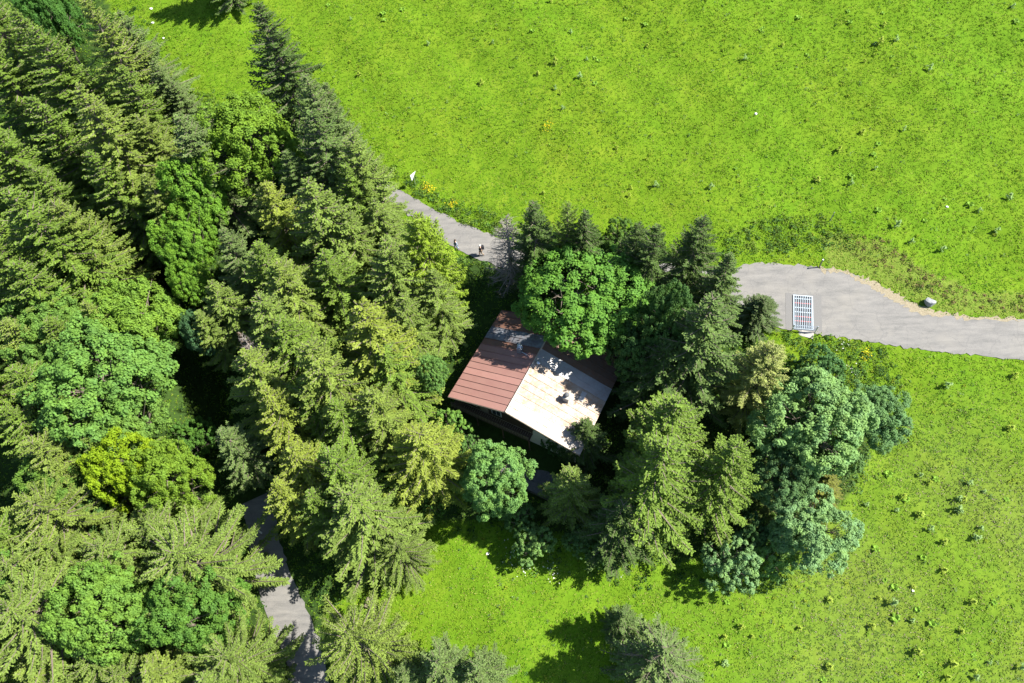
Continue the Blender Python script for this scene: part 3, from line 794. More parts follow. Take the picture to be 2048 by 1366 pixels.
# front gable in planks, right third plastered
gable(wy0, wy0+.2, 'wall', M['plaster']); gable(wy1-.2, wy1, 'wall', M['wood'])
for x0, x1 in ((wx0, wx0+.2), (wx1-.2, wx1)):
    b = MB(); b.box(x0, wy0+.205, -1.0, x1, wy1-.205, roof_z(wx0 if x0 < 2 else wx1)-.02); b.build('wall', M['wood'], hut)
xpl = LV*.62
npk = 22; pw = (xpl-wx0)/npk
for i in range(npk):
    x0 = wx0+i*pw; b = MB(); zt = min(roof_z(x0), roof_z(x0+pw))-.02
    b.box(x0+.008, wy0-.04, ez-2.1, x0+pw-.008, wy0-.005, zt); b.build('plank', M['wood'], hut)
for x in (wx0+1.4, wx0+4.2, xpl+1.6):
    b = MB(); b.box(x-.55, wy0-.10, ez-1.45, x+.55, wy0-.045, ez-.25); f = b.build('window', M['white'], hut)
    b = MB(); b.box(x-.46, wy0-.115, ez-1.36, x-.03, wy0-.105, ez-.34); b.box(x+.03, wy0-.115, ez-1.36, x+.46, wy0-.105, ez-.34); b.build('pane', M['glass'], f)
b = MB(); b.box(wx0+2.3, wy0-.10, ez-2.05, wx0+3.25, wy0-.05, ez-.05); dd = b.build('door', M['oldwood'], hut)
b = MB(); b.tube([(wx0+3.12, wy0-.15, ez-1.1), (wx0+3.12, wy0-.10, ez-1.1)], .03, 6); b.build('handle', M['galv'], dd)
# balcony in front of the gable, with its railing
bz = ez-2.15; by0 = -.02
b = MB()
nb = int((xpl+.1)/.24)
for i in range(nb): b.box(.1+i*.24, by0, bz-.05, .1+i*.24+.215, wy0-.05, bz)
tag(b.build('balcony_floor', M['wood'], hut), kind='stuff')
b = MB()
for x in (.15, xpl*.33, xpl*.66, xpl-.05): b.box(x, by0+.02, -.9, x+.12, by0+.14, bz-.052)
b.build('balcony_post', M['wood'], hut)
b = MB(); b.box(.1, by0-.03, bz+.95, xpl+.12, by0+.09, bz+1.0); b.box(.1, by0, bz+.12, xpl+.12, by0+.05, bz+.18)
b.box(xpl+.05, by0+.10, bz+.95, xpl+.13, wy0-.05, bz+1.0); b.build('balcony_rail', M['wood'], hut)
bal = MB(); bal.box(-.035, 0, 0, .035, .025, .76); balm = bal.mesh('baluster'); balm.materials.append(M['oldwood'])
for i in range(int(xpl/.17)):
    o = link(bpy.data.objects.new('baluster', balm), hut); o.location = (.16+i*.17, by0+.012, bz+.185)
# chimneys and vents on the roof: placed by reading the slope under them
def roof_point(px):
    best = None
    for k in range(60):
        z = ZE+RH*k/59
        P = unz(px, z); v = float((P-Bc)[:2]@vd); u = float((P-Bc)[:2]@ud)
        zr = ZE+(RH*v/XR if v < XR else RH*(LV-v)/(LV-XR))
        if best is None or abs(zr-z) < best[0]: best = (abs(zr-z), v, u, zr-Z0)
    return best[1:]
x, y, z = roof_point((1040, 703))
b = MB(); b.box(x-.24, y-.24, z-.45, x+.24, y+.24, z+.72); ch = b.build('chimney', M['galv'], hut)
b = MB(); b.tube([(x, y, z+.723), (x, y, z+1.05)], .17, 14); b.tube([(x, y, z+1.052), (x, y, z+1.12), (x, y, z+1.16)], [.27, .27, .2], 14); b.tube([(x, y, z+1.161), (x, y, z+1.30), (x, y, z+1.36)], [.16, .16, .05], 14)
b.build('cowl', M['galv'], ch, True)
b = MB(); b.tube([(x+.26, y-.1, z+.25), (x+.95, y-.22, z+.28)], .06, 8); b.build('side_pipe', M['galv'], ch)
x, y, z = roof_point((1133, 800))
b = MB(); b.box(x-.28, y-.26, z-.4, x+.28, y+.26, z+.78); ch = b.build('chimney', M['concrete'], hut)
b = MB(); b.box(x-.36, y-.34, z-.05 if False else z+.782, x+.36, y+.34, z+.86); b.build('chimney_plate', M['concrete'], ch)
b = MB(); b.tube([(x, y, z+.862), (x, y, z+1.1)], .14, 12); b.tube([(x, y, z+1.101), (x, y, z+1.2), (x, y, z+1.3)], [.26, .24, .06], 12); b.build('cowl', M['slab'], ch, True)
x, y, z = roof_point((1077, 728))
b = MB(); b.tube([(x, y, z-.1), (x, y, z+.3)], .12, 12); b.tube([(x, y, z+.301), (x, y, z+.36), (x, y, z+.42)], [.24, .24, .05], 12); b.build('roof_vent', M['galv'], hut, True)
x, y, z = roof_point((1168, 795))
b = MB(); b.box(x-.55, y-.55, z+.075, x+.1, y+.5, z+.12); f = b.build('sun_patch', RM['zinc'], hut); f.rotation_euler = (0, 0, 0)  # raised pale plate standing in for a patch of sunlight on the slope
# terrace slabs before the hut
def local(x, y): return np.array([Bc[0], Bc[1]])+vd*x+ud*y
ter = empty('terrace', (Bc[0], Bc[1], Z0), hut_rot); tag(ter, 'dark slab terrace below the gable of the hut', 'terrace')
tz = -.12
tx0, tx1, ty0, ty1 = 1.5, LV-.3, -3.6, .9
tb = MB(); tb.box(tx0, ty0, -3.2, tx1, ty1, tz-.06); tb.build('terrace_base', M['slab'], ter)
sm = MB(); sm.box(.012, .012, 0, .988, .988, .055); smm = sm.mesh('slab'); smm.materials.append(M['slab'])
for i in range(int(tx1-tx0)):
    for j in range(int(ty1-ty0)):
        o = link(bpy.data.objects.new('slab', smm), ter); o.location = (tx0+i, ty0+j, tz-.055+random.uniform(-.004, .006))
# small whitish bucket on the terrace
q = local(LV*.70, -1.9)
bk = empty('bucket', (q[0], q[1], Z0+tz+.01)); tag(bk, 'small whitish bucket on the dark terrace of the hut', 'bucket')
b = MB(); b.tube([(0, 0, 0), (0, 0, .34)], [.15, .20], 14); b.build('bucket_body', M['white'], bk, True)
b = MB(); b.tube([(-.2, 0, .34), (-.14, 0, .47), (0, 0, .52), (.14, 0, .47), (.2, 0, .34)], .01, 5); b.build('handle', M['galv'], bk)

# ------------------------------------------------------------------ cattle grid and gate
gA, gB, gC = un((1591, 592)), un((1627, 595)), un((1588, 656))
gx_ = (gB-gA); gw = float(np.linalg.norm(gx_)); gh = float(np.linalg.norm(gC-gA))
grid = empty('cattle_grid', (gC[0], gC[1], ground_at(gC[0], gC[1])+.02))
slope_rot = Matrix.Rotation(math.atan(SLOPE), 4, 'X')
yaw = math.atan2(gx_[1], gx_[0])
grid.matrix_world = Matrix.Translation(grid.location) @ slope_rot @ Matrix.Rotation(yaw, 4, 'Z')
tag(grid, 'pale steel cattle grid with red cross bars set into the road', 'cattle grid')
b = MB(); b.box(-.85, -.12, .004, -.085, gh+.25, .010); b.box(gw+.085, -.12, .004, gw+1.0, gh+.25, .010); b.box(-.084, gh+.085, .004, gw+.084, gh+.25, .010); b.build('concrete_surround', M['patch'], grid)
b = MB(); b.box(0, 0, .006, gw, gh, .012); b.build('pit', M['pit'], grid)
b = MB(); b.box(-.08, -.08, .012, 0, gh+.08, .10); b.box(gw, -.08, .012, gw+.08, gh+.08, .10); b.box(0, gh, .012, gw, gh+.08, .10); b.box(0, -.08, .012, gw, 0, .10); b.build('frame', M['whitesteel'], grid)
bm_ = MB(); bm_.box(-.022, .001, .055, .022, gh-.001, .10); bmm = bm_.mesh('bar'); bmm.materials.append(M['whitesteel'])
NBAR = 10
for i in range(NBAR):
    o = link(bpy.data.objects.new('bar', bmm), grid); o.location = (gw*(i+.5)/NBAR, 0, 0)
for i in range(7):
    y = gh*(i+.6)/7.2; c = MB(); c.box(.001, y-.04, .02, gw-.001, y+.04, .052); c.build('cross_bar', M['redsteel'] if i in (1, 2, 5) else M['whitesteel'], grid)
gt = empty('metal_gate', un((1583, 661)), math.radians(-8)); gt.location.z = ground_at(gt.location.x, gt.location.y)
tag(gt, 'low tubular metal gate at the near end of the cattle grid', 'gate')
for x in (0, 2.35):
    b = MB(); b.tube([(x, 0, -.4), (x, 0, 1.15)], .05, 8); b.build('post', M['galv'], gt)
for z in (.3, .55, .8, 1.05):
    b = MB(); b.tube([(.05, 0, z), (2.3, 0, z)], .022, 6); b.build('rail', M['galv'], gt)
g2 = un((1612, 668))
ft = MB(); ft.box(-.75, -.35, -.2, .75, .3, .06)
o = ft.build('concrete_footing', M['concrete']); o.location = (g2[0], g2[1], ground_at(g2[0], g2[1])); o.rotation_euler = (math.atan(SLOPE), 0, -.35)
tag(o, 'pale concrete footing at the near end of the cattle grid', 'footing')

# ------------------------------------------------------------------ boulder, stones, posts, sign, logs
def rock(name, px, size, m, label, cat, group=None, seed=1, flat=.7, sink=.25):
    import bmesh
    rs = np.random.default_rng(seed); bm = bmesh.new()
    bmesh.ops.create_icosphere(bm, subdivisions=2, radius=1)
    pl_ = [(v/np.linalg.norm(v), rs.uniform(.62, .85)) for v in rs.normal(size=(7, 3))]+[(np.array([0, 0, 1.]), .6)]
    for v in bm.verts:
        c = np.array(v.co)
        for n_, d_ in pl_:
            e = c@n_-d_
            if e > 0: c = c-n_*e
        v.co = c*np.array([size, size*.8, size*flat])+rs.normal(0, size*.012, 3)
    me = bpy.data.meshes.new(name); bm.to_mesh(me); bm.free()
    o = mesh_obj(name, me, m); P = un(px); o.location = (P[0], P[1], ground_at(P[0], P[1])+size*flat*(.6-sink)); o.rotation_euler = (0, 0, rs.uniform(0, 6))
    return tag(o, label, cat, group)
rock('boulder', (1857, 608), .62, M['stone'], 'pale flat topped boulder on the verge beside the road', 'boulder', seed=5, flat=1.0, sink=.1)
for i, (px, s, lab) in enumerate([((1510, 233), .2, 'white stone alone in the middle of the upper meadow'), ((302, 17), .22, 'white stone near the top end of the clearing'),
        ((305, 45), .22, 'white stone under the one at the top end of the clearing'), ((975, 1106), .18, 'small white stone at the rim of the grove shadow above the lower grass'),
        ((1893, 415), .17, 'small white stone in the upper meadow above the boulder'), ((1826, 1181), .15, 'small pale stone in the right lower meadow'), ((328, 78), .16, 'small pale stone on the grassy clearing beside the edge spruces')]):
    rock('stone', px, s, M['white'], lab, 'stone', 'pale stones in the grass', seed=20+i, flat=.7)
def post(px, h, r, m, label, name='fence_post', lean=(0, 0), cat='post', tip=None, group='fence posts along the road'):
    P = un(px); z = ground_at(P[0], P[1]); o = empty(name, (P[0], P[1], z)); tag(o, label, cat, group)
    b = MB(); b.tube([(0, 0, -.3), (lean[0], lean[1], h)], [r, r*.85], 7); b.build('shaft', m, o)
    if tip is not None:
        b = MB(); b.tube([(lean[0], lean[1], h+.002), (lean[0], lean[1], h+.12)], [r*1.3, r*1.1], 8); b.build('cap', tip, o)
    return o
post((1638, 535), 1.25, .07, M['oldwood'], 'weathered wooden post with a pale cap at the road edge', tip=M['white'])
post((1660, 442), 1.4, .05, M['stone'], 'thin grey post standing on the bank above the road')
post((523, 1066), .8, .09, M['white'], 'short white marker post in the shade at the top of the lane', 'marker_post')
# triangular sign on its post
P = un((832, 372)); sg = empty('warning_sign', (P[0], P[1], ground_at(P[0], P[1])), math.radians(48))
tag(sg, 'blank white triangular sign on a thin post beside the upper road', 'sign')
b = MB(); b.tube([(0, .04, -.4), (0, .04, 2.0)], .035, 8); b.build('post', M['galv'], sg)
tri = [(-.47, 1.98), (.42, 2.0), (-.38, 1.05)]
b = MB(); vs = [(x, -.012, z) for x, z in tri]+[(x, .002, z) for x, z in tri]
b.add(vs, [(0, 2, 1), (3, 4, 5), (0, 1, 4, 3), (1, 2, 5, 4), (2, 0, 3, 5)])
o = b.build('sign_plate', M['white'], sg); 
# cut logs
def log(px, L, r, ang, m, label, tilt=0.):
    P = un(px); o = empty('cut_log', (P[0], P[1], ground_at(P[0], P[1])+r*.8), ang); tag(o, label, 'log', 'cut logs under the broad bright spruce')
    b = MB(); b.tube([(0, -L/2, 0), (.02, 0, .02), (0, L/2, 0)], [r, r*.97, r*.94], 12); b.build('bark', m, o)
    b = MB(); b.tube([(0, -L/2-.012, 0), (0, -L/2-.002, 0)], r*.93, 12); b.build('cut_face', M['cutwood'], o); return o
M['cutwood'] = simple('fresh_cut_wood', (.62, .36, .20), .8, 0, 9, .2)
log((737, 1206), .9, .30, math.radians(-12), M['oldwood'], 'cut log with a fresh orange face at the foot of the broad bright spruce')
log((748, 1203), 1.1, .26, math.radians(10), M['greybark'], 'grey weathered log beside the fresh orange one')

# ------------------------------------------------------------------ walkers
M['skin'] = simple('skin', (.50, .30, .21), .55, 0, 20, .05)
M['black'] = simple('black_cloth', (.018, .017, .022), .8, 0, 12, .2)
M['beige'] = simple('beige_cloth', (.26, .20, .14), .85, 0, 12, .15)
M['blue'] = simple('grey_blue_cloth', (.20, .26, .33), .85, 0, 12, .15)
M['hair'] = simple('brown_hair', (.05, .032, .02), .7, 0, 30, .2)
def skin_mesh(name, pts, edges, root=0, sub=1):
    me = bpy.data.meshes.new(name); me.from_pydata([p[:3] for p in pts], edges, []); me.update()
    o = bpy.data.objects.new(name, me); COL.objects.link(o)
    md = o.modifiers.new('s', 'SKIN'); md.use_smooth_shade = True
    if not me.skin_vertices: bpy.context.view_layer.objects.active = o; bpy.ops.mesh.customdata_skin_add()
    for v, p in zip(me.skin_vertices[0].data, pts): v.radius = (p[3], p[3]*(p[4] if len(p) > 4 else 1)); v.use_root = False
    me.skin_vertices[0].data[root].use_root = True
    ss = o.modifiers.new('u', 'SUBSURF'); ss.levels = sub; ss.render_levels = sub
    dg = bpy.context.evaluated_depsgraph_get(); dg.update()
    nm = bpy.data.meshes.new_from_object(o.evaluated_get(dg)); nm.name = name
    bpy.data.objects.remove(o); return nm
def person(px, rz, label, top, legs, bag, hat=None, H=1.75):
    P = un(px); z = ground_at(P[0], P[1])+.0
    z = SLOPE*P[1]+.02
    o = empty('person', (P[0], P[1], z), rz); tag(o, label, 'person', 'walkers on the upper road')
    # facing local +y, mid stride; x y z radius
    j = [(0, 0, .95, .145), (0, .0, 1.15, .14), (0, .02, 1.36, .165), (0, .03, 1.47, .07), (0, .05, 1.55, .062), (0, .06, 1.66, .105),
         (.10, 0, .90, .095), (.11, .16, .50, .068), (.11, .12, .10, .045), (.11, .30, .035, .04),
         (-.10, 0, .90, .095), (-.11, -.02, .50, .068), (-.11, -.26, .14, .045), (-.11, -.10, .035, .04),
         (.20, .02, 1.40, .06), (.27, -.06, 1.12, .045), (.27, .08, .90, .035), (.27, .16, .83, .035),
         (-.20, .02, 1.40, .06), (-.27, .08, 1.12, .045), (-.26, .28, .98, .035), (-.25, .36, .95, .035)]
    e = [(0, 1), (1, 2), (2, 3), (3, 4), (4, 5), (0, 6), (6, 7), (7, 8), (8, 9), (0, 10), (10, 11), (11, 12), (12, 13), (2, 14), (14, 15), (15, 16), (16, 17), (2, 18), (18, 19), (19, 20), (20, 21)]
    link(bpy.data.objects.new('body', skin_mesh('body', j, e)), o).data.materials.append(M['skin'])
    g = lambda i, k=1.28: (j[i][0], j[i][1], j[i][2], j[i][3]*k)
    t = [g(0, 1.15), g(1, 1.15), g(2, 1.13), g(14), g(15), (j[16][0], j[16][1], j[16][2], .045), g(18), g(19), (j[20][0], j[20][1], j[20][2], .045)]
    link(bpy.data.objects.new('jacket', skin_mesh('jacket', t, [(0, 1), (1, 2), (2, 3), (3, 4), (4, 5), (2, 6), (6, 7), (7, 8)])), o).data.materials.append(top)
    t = [(0, 0, .95, .165), g(6), g(7), g(8, 1.3), g(10), g(11), g(12, 1.3)]
    link(bpy.data.objects.new('trousers', skin_mesh('trousers', t, [(0, 1), (1, 2), (2, 3), (0, 4), (4, 5), (5, 6)])), o).data.materials.append(legs)
    for s, y in ((.11, .2), (-.11, -.17)):
        b = MB(); b.prism([(s-.05, y-.13), (s+.05, y-.13), (s+.055, y+.08), (s+.02, y+.15), (s-.02, y+.15), (s-.055, y+.08)], 0, .09); b.build('shoe', M['slab'], o)
    b = MB(); b.tube([(0, .03, 1.64), (0, .03, 1.70), (0, .035, 1.755), (0, .035, 1.785)], [.112, .118, .085, .02], 12)
    b.build('hair' if hat is None else 'cap', hat or M['hair'], o, True)
    b = MB(); b.prism([(-.015, .155), (.015, .155), (0, .19)], 1.63, 1.67); b.build('nose', M['skin'], o)
    if bag:
        k = empty('backpack', (P[0], P[1], z), rz); tag(k, 'black backpack carried by the walker in the open', 'backpack')
        b = MB(); b.prism([(-.17, -.16), (.17, -.16), (.16, -.36), (.09, -.40), (-.09, -.40), (-.16, -.36)], 1.02, 1.48); b.build('bag', M['black'], k)
        b = MB(); b.tube([(-.1, -.2, 1.482), (0, -.25, 1.53), (.1, -.2, 1.482)], .02, 5); b.build('handle', M['black'], k)
    return o
person((963, 511), math.radians(115), 'walker in black jacket and pale cap standing out in the open on the road', M['black'], M['beige'], True, M['white'])
person((914, 500), math.radians(130), 'walker in grey blue clothes half hidden by the yellow green larch', M['blue'], M['blue'], False)

# ------------------------------------------------------------------ grass, herbs and meadow plants
def scatter(n, xr=(-95, 85), yr=(-50, 70), seed=1):
    rs = np.random.default_rng(seed)
    x = rs.uniform(*xr, n); y = rs.uniform(*yr, n)
    return x, y, height(x, y), rs
def frame_mask(p, m=110): return (p[:, 0] > -m) & (p[:, 0] < 2048+m) & (p[:, 1] > -m) & (p[:, 1] < 1366+m)
HW = np.array([local(-.2, -.2), local(LV+.2, -.2), local(LV+.2, LU+.2), local(-.2, LU+.2)])
TW = np.array([local(1.3, -3.8), local(LV, -3.8), local(LV, 1), local(1.3, 1)])
def on_hut(x, y):
    P = np.stack([x, y], 1); return inside(P, HW) | inside(P, TW)
# short grass
x, y, z, rs = scatter(330000, seed=2)
P = np.stack([x, y, z], 1); pp = proj(P); d = road_dist(x, y)
k = frame_mask(pp) & (d > rs.uniform(-.12, .25, len(x))) & ~on_hut(x, y) & (~inside(pp, FOREST) | (rs.random(len(x)) < .4))
P, pp, d = P[k], pp[k], d[k]
patch = np.sin(P[:, 0]*.21+1.7*np.sin(P[:, 1]*.13))*np.sin(P[:, 1]*.27+np.sin(P[:, 0]*.19))+.5*np.sin(P[:, 0]*.9+P[:, 1]*.7)
drym = inside(pp, DRY)
nb = 5; n = len(P)
B = np.repeat(P, nb, 0)+np.concatenate([rs.normal(0, .11, (n*nb, 2)), np.zeros((n*nb, 1))], 1)
hgt = rs.uniform(.03, .10, n*nb); az = rs.uniform(0, 6.28, n*nb); ln = rs.uniform(.05, .20, n*nb); wb = rs.uniform(.03, .07, n*nb)
dv = np.stack([np.cos(az), np.sin(az), np.zeros(n*nb)], 1); sv = np.stack([-np.sin(az), np.cos(az), np.zeros(n*nb)], 1)
F = np.stack([B-sv*wb[:, None], B+sv*wb[:, None], B+dv*ln[:, None]+np.array([0, 0, 1])*hgt[:, None]], 1)
c1 = np.array([.092, .212, .012]); c2 = np.array([.158, .258, .018]); c3 = np.array([.24, .27, .06]); c4 = np.array([.085, .195, .012])
f = np.clip(np.repeat(patch, nb)*.30+.5+rs.normal(0, .38, n*nb), 0, 1)[:, None]
hue = c1*(1-f)+c2*f
r = rs.random(n*nb); lower = np.repeat(pp[:, 1] > 700, nb)
m = (r < np.where(np.repeat(drym, nb), .55, np.where(lower, .12, .09)))[:, None]; hue = np.where(m, c3, hue)
m = (r > .90)[:, None]; hue = np.where(m, c4, hue)
lr = np.repeat(lowf(pp), nb)[:, None]; hue = hue*(1-lr)+hue*np.array([1.02, .80, 2.4])*lr
tag(mesh_obj('grass', faces_mesh('grass', F, hue), M['hue']), kind='stuff')

def herb_patch(name, polys, dens, rad, leaf, cols, seed, nl=26, flat=.7, keep=None, lift=.15):
    """leafy mounds filling the given stretches of ground"""
    Fs, Hs = [], []
    rs = np.random.default_rng(seed)
    for poly in polys:
        W = np.array([un(p)[:2] for p in poly]); lo, hi = W.min(0), W.max(0)
        n = int((hi-lo).prod()*dens)
        x = rs.uniform(lo[0], hi[0], n); y = rs.uniform(lo[1], hi[1], n)
        k = inside(np.stack([x, y], 1), W) & (road_dist(x, y) > .15) & ~on_hut(x, y)
        if keep is not None: k &= keep(x, y, rs)
        x, y = x[k], y[k]
        if not len(x): continue
        R_ = rad*rs.uniform(.5, 1.4, len(x))
        C = np.stack([x, y, height(x, y)+R_*lift], 1)
        q = clump_cloud(C, R_, nl, leaf, rs, flat)
        ci = np.repeat(rs.integers(len(cols), size=len(x)), nl)
        h = np.array(cols)[ci]*rs.uniform(.7, 1.35, (len(q), 1)); Fs.append(q); Hs.append(h)
    return tag(mesh_obj(name, faces_mesh(name, np.concatenate(Fs), np.concatenate(Hs)), M['hue']), kind='stuff')
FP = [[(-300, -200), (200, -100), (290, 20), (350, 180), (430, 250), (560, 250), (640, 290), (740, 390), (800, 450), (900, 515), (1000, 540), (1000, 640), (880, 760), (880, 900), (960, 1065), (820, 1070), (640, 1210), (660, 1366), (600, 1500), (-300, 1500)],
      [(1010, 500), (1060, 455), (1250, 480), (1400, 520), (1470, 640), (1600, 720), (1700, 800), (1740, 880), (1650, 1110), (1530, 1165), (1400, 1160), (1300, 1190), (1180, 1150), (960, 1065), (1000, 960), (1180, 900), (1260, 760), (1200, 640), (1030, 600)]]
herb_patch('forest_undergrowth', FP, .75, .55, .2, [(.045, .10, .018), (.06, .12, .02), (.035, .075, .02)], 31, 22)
VG = [[(770, 330), (800, 340), (860, 375), (930, 405), (1000, 430), (1040, 450), (1030, 480), (990, 470), (930, 446), (880, 421), (830, 394), (785, 366)],
      [(1440, 470), (1520, 440), (1640, 430), (1700, 470), (1700, 500), (1640, 500), (1560, 505), (1480, 520), (1440, 520)],
      [(360, 180), (420, 190), (520, 240), (560, 260), (470, 260), (420, 230)],
      [(1550, 665), (1640, 672), (1760, 692), (1800, 740), (1800, 800), (1720, 790), (1640, 740)],
      [(620, 1180), (720, 1160), (780, 1180), (740, 1250), (660, 1250)]]
herb_patch('verge_herbs', VG, 3.4, .5, .17, [(.09, .17, .02), (.07, .145, .03), (.12, .18, .03), (.06, .12, .03)], 32, 26)
herb_patch('dry_brambles', [[(1690, 470), (1770, 480), (1850, 540), (1960, 585), (2080, 590), (2080, 628), (1950, 618), (1880, 600), (1800, 570), (1720, 530)]], 2.6, .36, .13, [(.17, .13, .06), (.12, .14, .035), (.15, .10, .055), (.08, .12, .03)], 33, 22)
herb_patch('low_meadow_herbs', [[(-50, -80), (2150, -80), (2150, 1450), (600, 1450)]], .16, .24, .13, [(.085, .17, .03), (.11, .18, .05), (.13, .17, .03), (.07, .14, .04)], 34, 12, .6, lambda x, y, rs: ~inside(proj(np.stack([x, y, height(x, y)], 1)), FOREST))
herb_patch('edge_shrubbery', [[(1690, 720), (1760, 740), (1810, 860), (1760, 960), (1700, 1000), (1660, 940)], [(1380, 1140), (1560, 1150), (1680, 1080), (1700, 1120), (1560, 1190), (1400, 1190)],
   [(930, 1060), (1110, 1100), (1130, 1150), (1040, 1145), (950, 1090)], [(880, 500), (960, 512), (1000, 525), (960, 545), (900, 525)]], 1.3, .45, .17, [(.09, .17, .05), (.10, .17, .03), (.07, .13, .04)], 36, 26)
def flowers(name, spots, col, seed, size=.09, per=60, rad=.45, hz=.45):
    rs = np.random.default_rng(seed); P = []
    for px in spots:
        c = un(px); q = c+rs.normal(0, 1, (per, 3))*np.array([rad, rad, 0]); q[:, 2] = height(q[:, 0], q[:, 1])+rs.uniform(.5, 1, per)*hz; P.append(q)
    P = np.concatenate(P); N = rs.normal(0, .35, P.shape)+np.array([0, 0, 1])
    q = leaf_quads(P, N, size*rs.uniform(.6, 1.4, len(P)), rs, 1.0)
    return tag(mesh_obj(name, faces_mesh(name, q, np.array(col)*rs.uniform(.8, 1.2, (len(q), 1))), M['hue']), kind='stuff')
flowers('yellow_flowers', [(855, 376), (862, 384), (906, 412), (1730, 709), (1095, 260), (485, 215)], (.55, .45, .02), 5, .12, 40, .32, .6)
flowers('white_umbel_flowers', [(1030, 1120), (1050, 1138), (1100, 1140), (1105, 1152), (1020, 1108), (1240, 1140), (1690, 690), (1700, 745), (1680, 800)], (.62, .64, .56), 6, .12, 9, .5, .7)

# broad leaved plants standing in the meadow: individuals where they show largest, the rest as one mass
def weed_mesh(seed, kind):
    rs = np.random.default_rng(seed); Q = []; n = {'dock': 11, 'thistle': 16, 'gentian': 9}[kind]
    for i in range(n):
        az = i*2.399+rs.normal(0, .3); L = rs.uniform(.22, .42); z0 = rs.uniform(.0, .3 if kind != 'dock' else .12)
        d = np.array([math.cos(az), math.sin(az), 0]); s = np.array([-d[1], d[0], 0]); wv = L*{'dock': .30, 'thistle': .13, 'gentian': .22}[kind]
        a = np.array([0, 0, z0]); m = a+d*L*.5+np.array([0, 0, L*.35]); e = a+d*L+np.array([0, 0, L*.15])
        Q += [[a, m-s*wv, m+np.array([0, 0, .01]), m+s*wv], [m-s*wv, e-d*.03, e, m+np.array([0, 0, .01])], [m+s*wv, m+np.array([0, 0, .01]), e, e-d*.03]]
    if kind != 'dock':
        for k in range(3):
            t = np.array([rs.normal(0, .08), rs.normal(0, .08), rs.uniform(.45, .7)]); s = np.array([.015, 0, 0])
            Q.append([np.array([0, 0, 0])-s, np.array([0, 0, 0])+s, t+s, t-s])
            for j in range(4):
                c = t-np.array([0, 0, .07*j]); r = .05+.02*j; Q.append([c+np.array([r, 0, 0]), c+np.array([0, r, .02]), c+np.array([-r, 0, 0]), c+np.array([0, -r, .02])])
    return np.array(Q)
WM = {k: leaf_material('weed_'+k, c, .25, .5) for k, c in (('dock', (.14, .26, .03)), ('thistle', (.19, .29, .11)), ('gentian', (.22, .29, .04)))}
WQ = {k: weed_mesh(60+i, k) for i, k in enumerate(('dock', 'thistle', 'gentian'))}
WMM = {}
for k, q in WQ.items():
    m_ = faces_mesh(k, q, np.random.default_rng(1).random(len(q))); m_.materials.append(WM[k]); WMM[k] = m_
UPM = [(640, 0), (2048, 0), (2048, 560), (1900, 560), (1640, 420), (1430, 420), (1060, 390), (900, 360), (760, 260)]
LOM = [(1830, 760), (2048, 740), (2048, 1366), (1420, 1366), (1440, 1200), (1640, 1150), (1740, 980), (1830, 880)]
rs = np.random.default_rng(77)
KN = {'dock': 'broad dock plant', 'thistle': 'pale thistle', 'gentian': 'yellowish plant'}
def zone(p, key):
    x, y = p
    if key == 'u':
        if y < 60: w = 'near the top edge of the meadow, '+('left half' if x < 1350 else 'right half')
        elif x > 1850: w = 'near the right edge of the upper meadow'
        elif x < 900: w = 'in the upper meadow close to the tree line'
        elif y > 330: w = 'in the upper meadow just above the '+('dark spruce row' if x < 1450 else 'road bend')
        elif y < 190: w = 'in the meadow, '+('left of' if x < 1400 else 'right of')+' and above the lone white stone'
        else: w = 'in the meadow, '+('left of' if x < 1510 else 'right of')+' and below the lone white stone'
        return w
    if y < 880: return 'in the lower meadow just below the road'
    if y > 1290: return 'on the bottom edge of the lower meadow'
    if x > 1960: return 'near the right edge of the lower meadow'
    if x < 1640: return 'in the lower meadow below the grove'
    return 'in the lower meadow beside the teal maples' if y < 1080 else 'in the lower meadow near the small pale stone'
spots = []
def fill(poly, n, key):
    c = 0; lo = np.min(poly, 0); hi = np.max(poly, 0)
    while c < n:
        p = rs.uniform(lo, hi)
        if inside(p[None], poly)[0] and (math.sin(p[0]*.011+2*math.sin(p[1]*.008))+math.sin(p[1]*.02)+rs.normal(0, .9) > -.2):
            spots.append((tuple(p), key)); c += 1
fill(UPM, 70, 'u'); fill(LOM, 45, 'l')
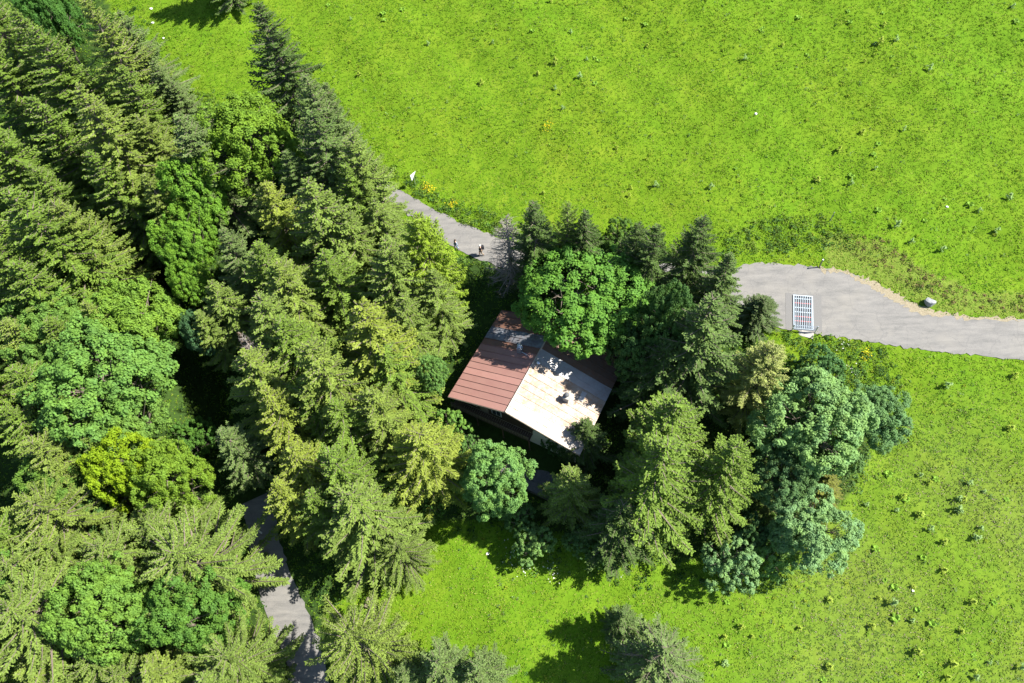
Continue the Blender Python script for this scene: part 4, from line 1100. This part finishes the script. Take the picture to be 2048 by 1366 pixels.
for c in [(1960, 1058), (1950, 1075), (1915, 1000), (1935, 970), (1965, 985), (1870, 960), (1840, 950), (1790, 1175), (1770, 1160), (1760, 1195), (1785, 1205), (1845, 1115), (1745, 1255), (1900, 1330), (2010, 1000)]: spots.append((c, 'l'))
for px, key in spots:
    k = ('dock', 'thistle', 'gentian')[int(rs.choice(3, p=[.45, .3, .25] if key == 'u' else [.25, .42, .33]))]
    P = un(px); o = bpy.data.objects.new({'dock': 'dock_plant', 'thistle': 'thistle', 'gentian': 'yellow_plant'}[k], WMM[k]); COL.objects.link(o)
    s = rs.uniform(.75, 1.45); sz = 'small' if s < .95 else ('medium' if s < 1.2 else 'large'); o.location = (P[0], P[1], ground_at(P[0], P[1])-.02); o.rotation_euler = (rs.normal(0, .08)+.1, rs.normal(0, .08), rs.uniform(0, 6.28)); o.scale = (s, s, s*rs.uniform(.8, 1.2))
    tag(o, sz+' '+KN[k]+' '+zone(px, key), 'plant', sz+' '+KN[k]+'s '+zone(px, key))
# the smaller ones
Fs, Hs = [], []
x, y, z, rs2 = scatter(13000, seed=9); pp = proj(np.stack([x, y, z], 1))
d = road_dist(x, y); fld = np.sin(x*.25+1.5*np.sin(y*.2))+np.sin(y*.31+x*.1)+rs2.normal(0, .8, len(x))
kk = frame_mask(pp, 60) & ~inside(pp, FOREST) & (d > .5) & (fld > .2)
for xx, yy, zz, low in zip(x[kk], y[kk], z[kk], (pp[:, 1] > 700)[kk]):
    k = ('dock', 'thistle', 'gentian')[int(rs2.choice(3, p=[.5, .2, .3] if not low else [.35, .3, .35]))]; q = WQ[k][:22]
    a = rs2.uniform(0, 6.28); s = rs2.uniform(.35, .75); R2 = np.array([[math.cos(a), -math.sin(a), 0], [math.sin(a), math.cos(a), 0], [0, 0, 1]])
    Fs.append((q@R2.T)*s+np.array([xx, yy, zz])); Hs.append(np.array({'dock': (.13, .23, .022), 'thistle': (.16, .24, .09), 'gentian': (.20, .26, .025)}[k])*rs2.uniform(.75, 1.25, (len(q), 1)))
tag(mesh_obj('small_meadow_plants', faces_mesh('small_meadow_plants', np.concatenate(Fs), np.concatenate(Hs)), M['hue']), kind='stuff')
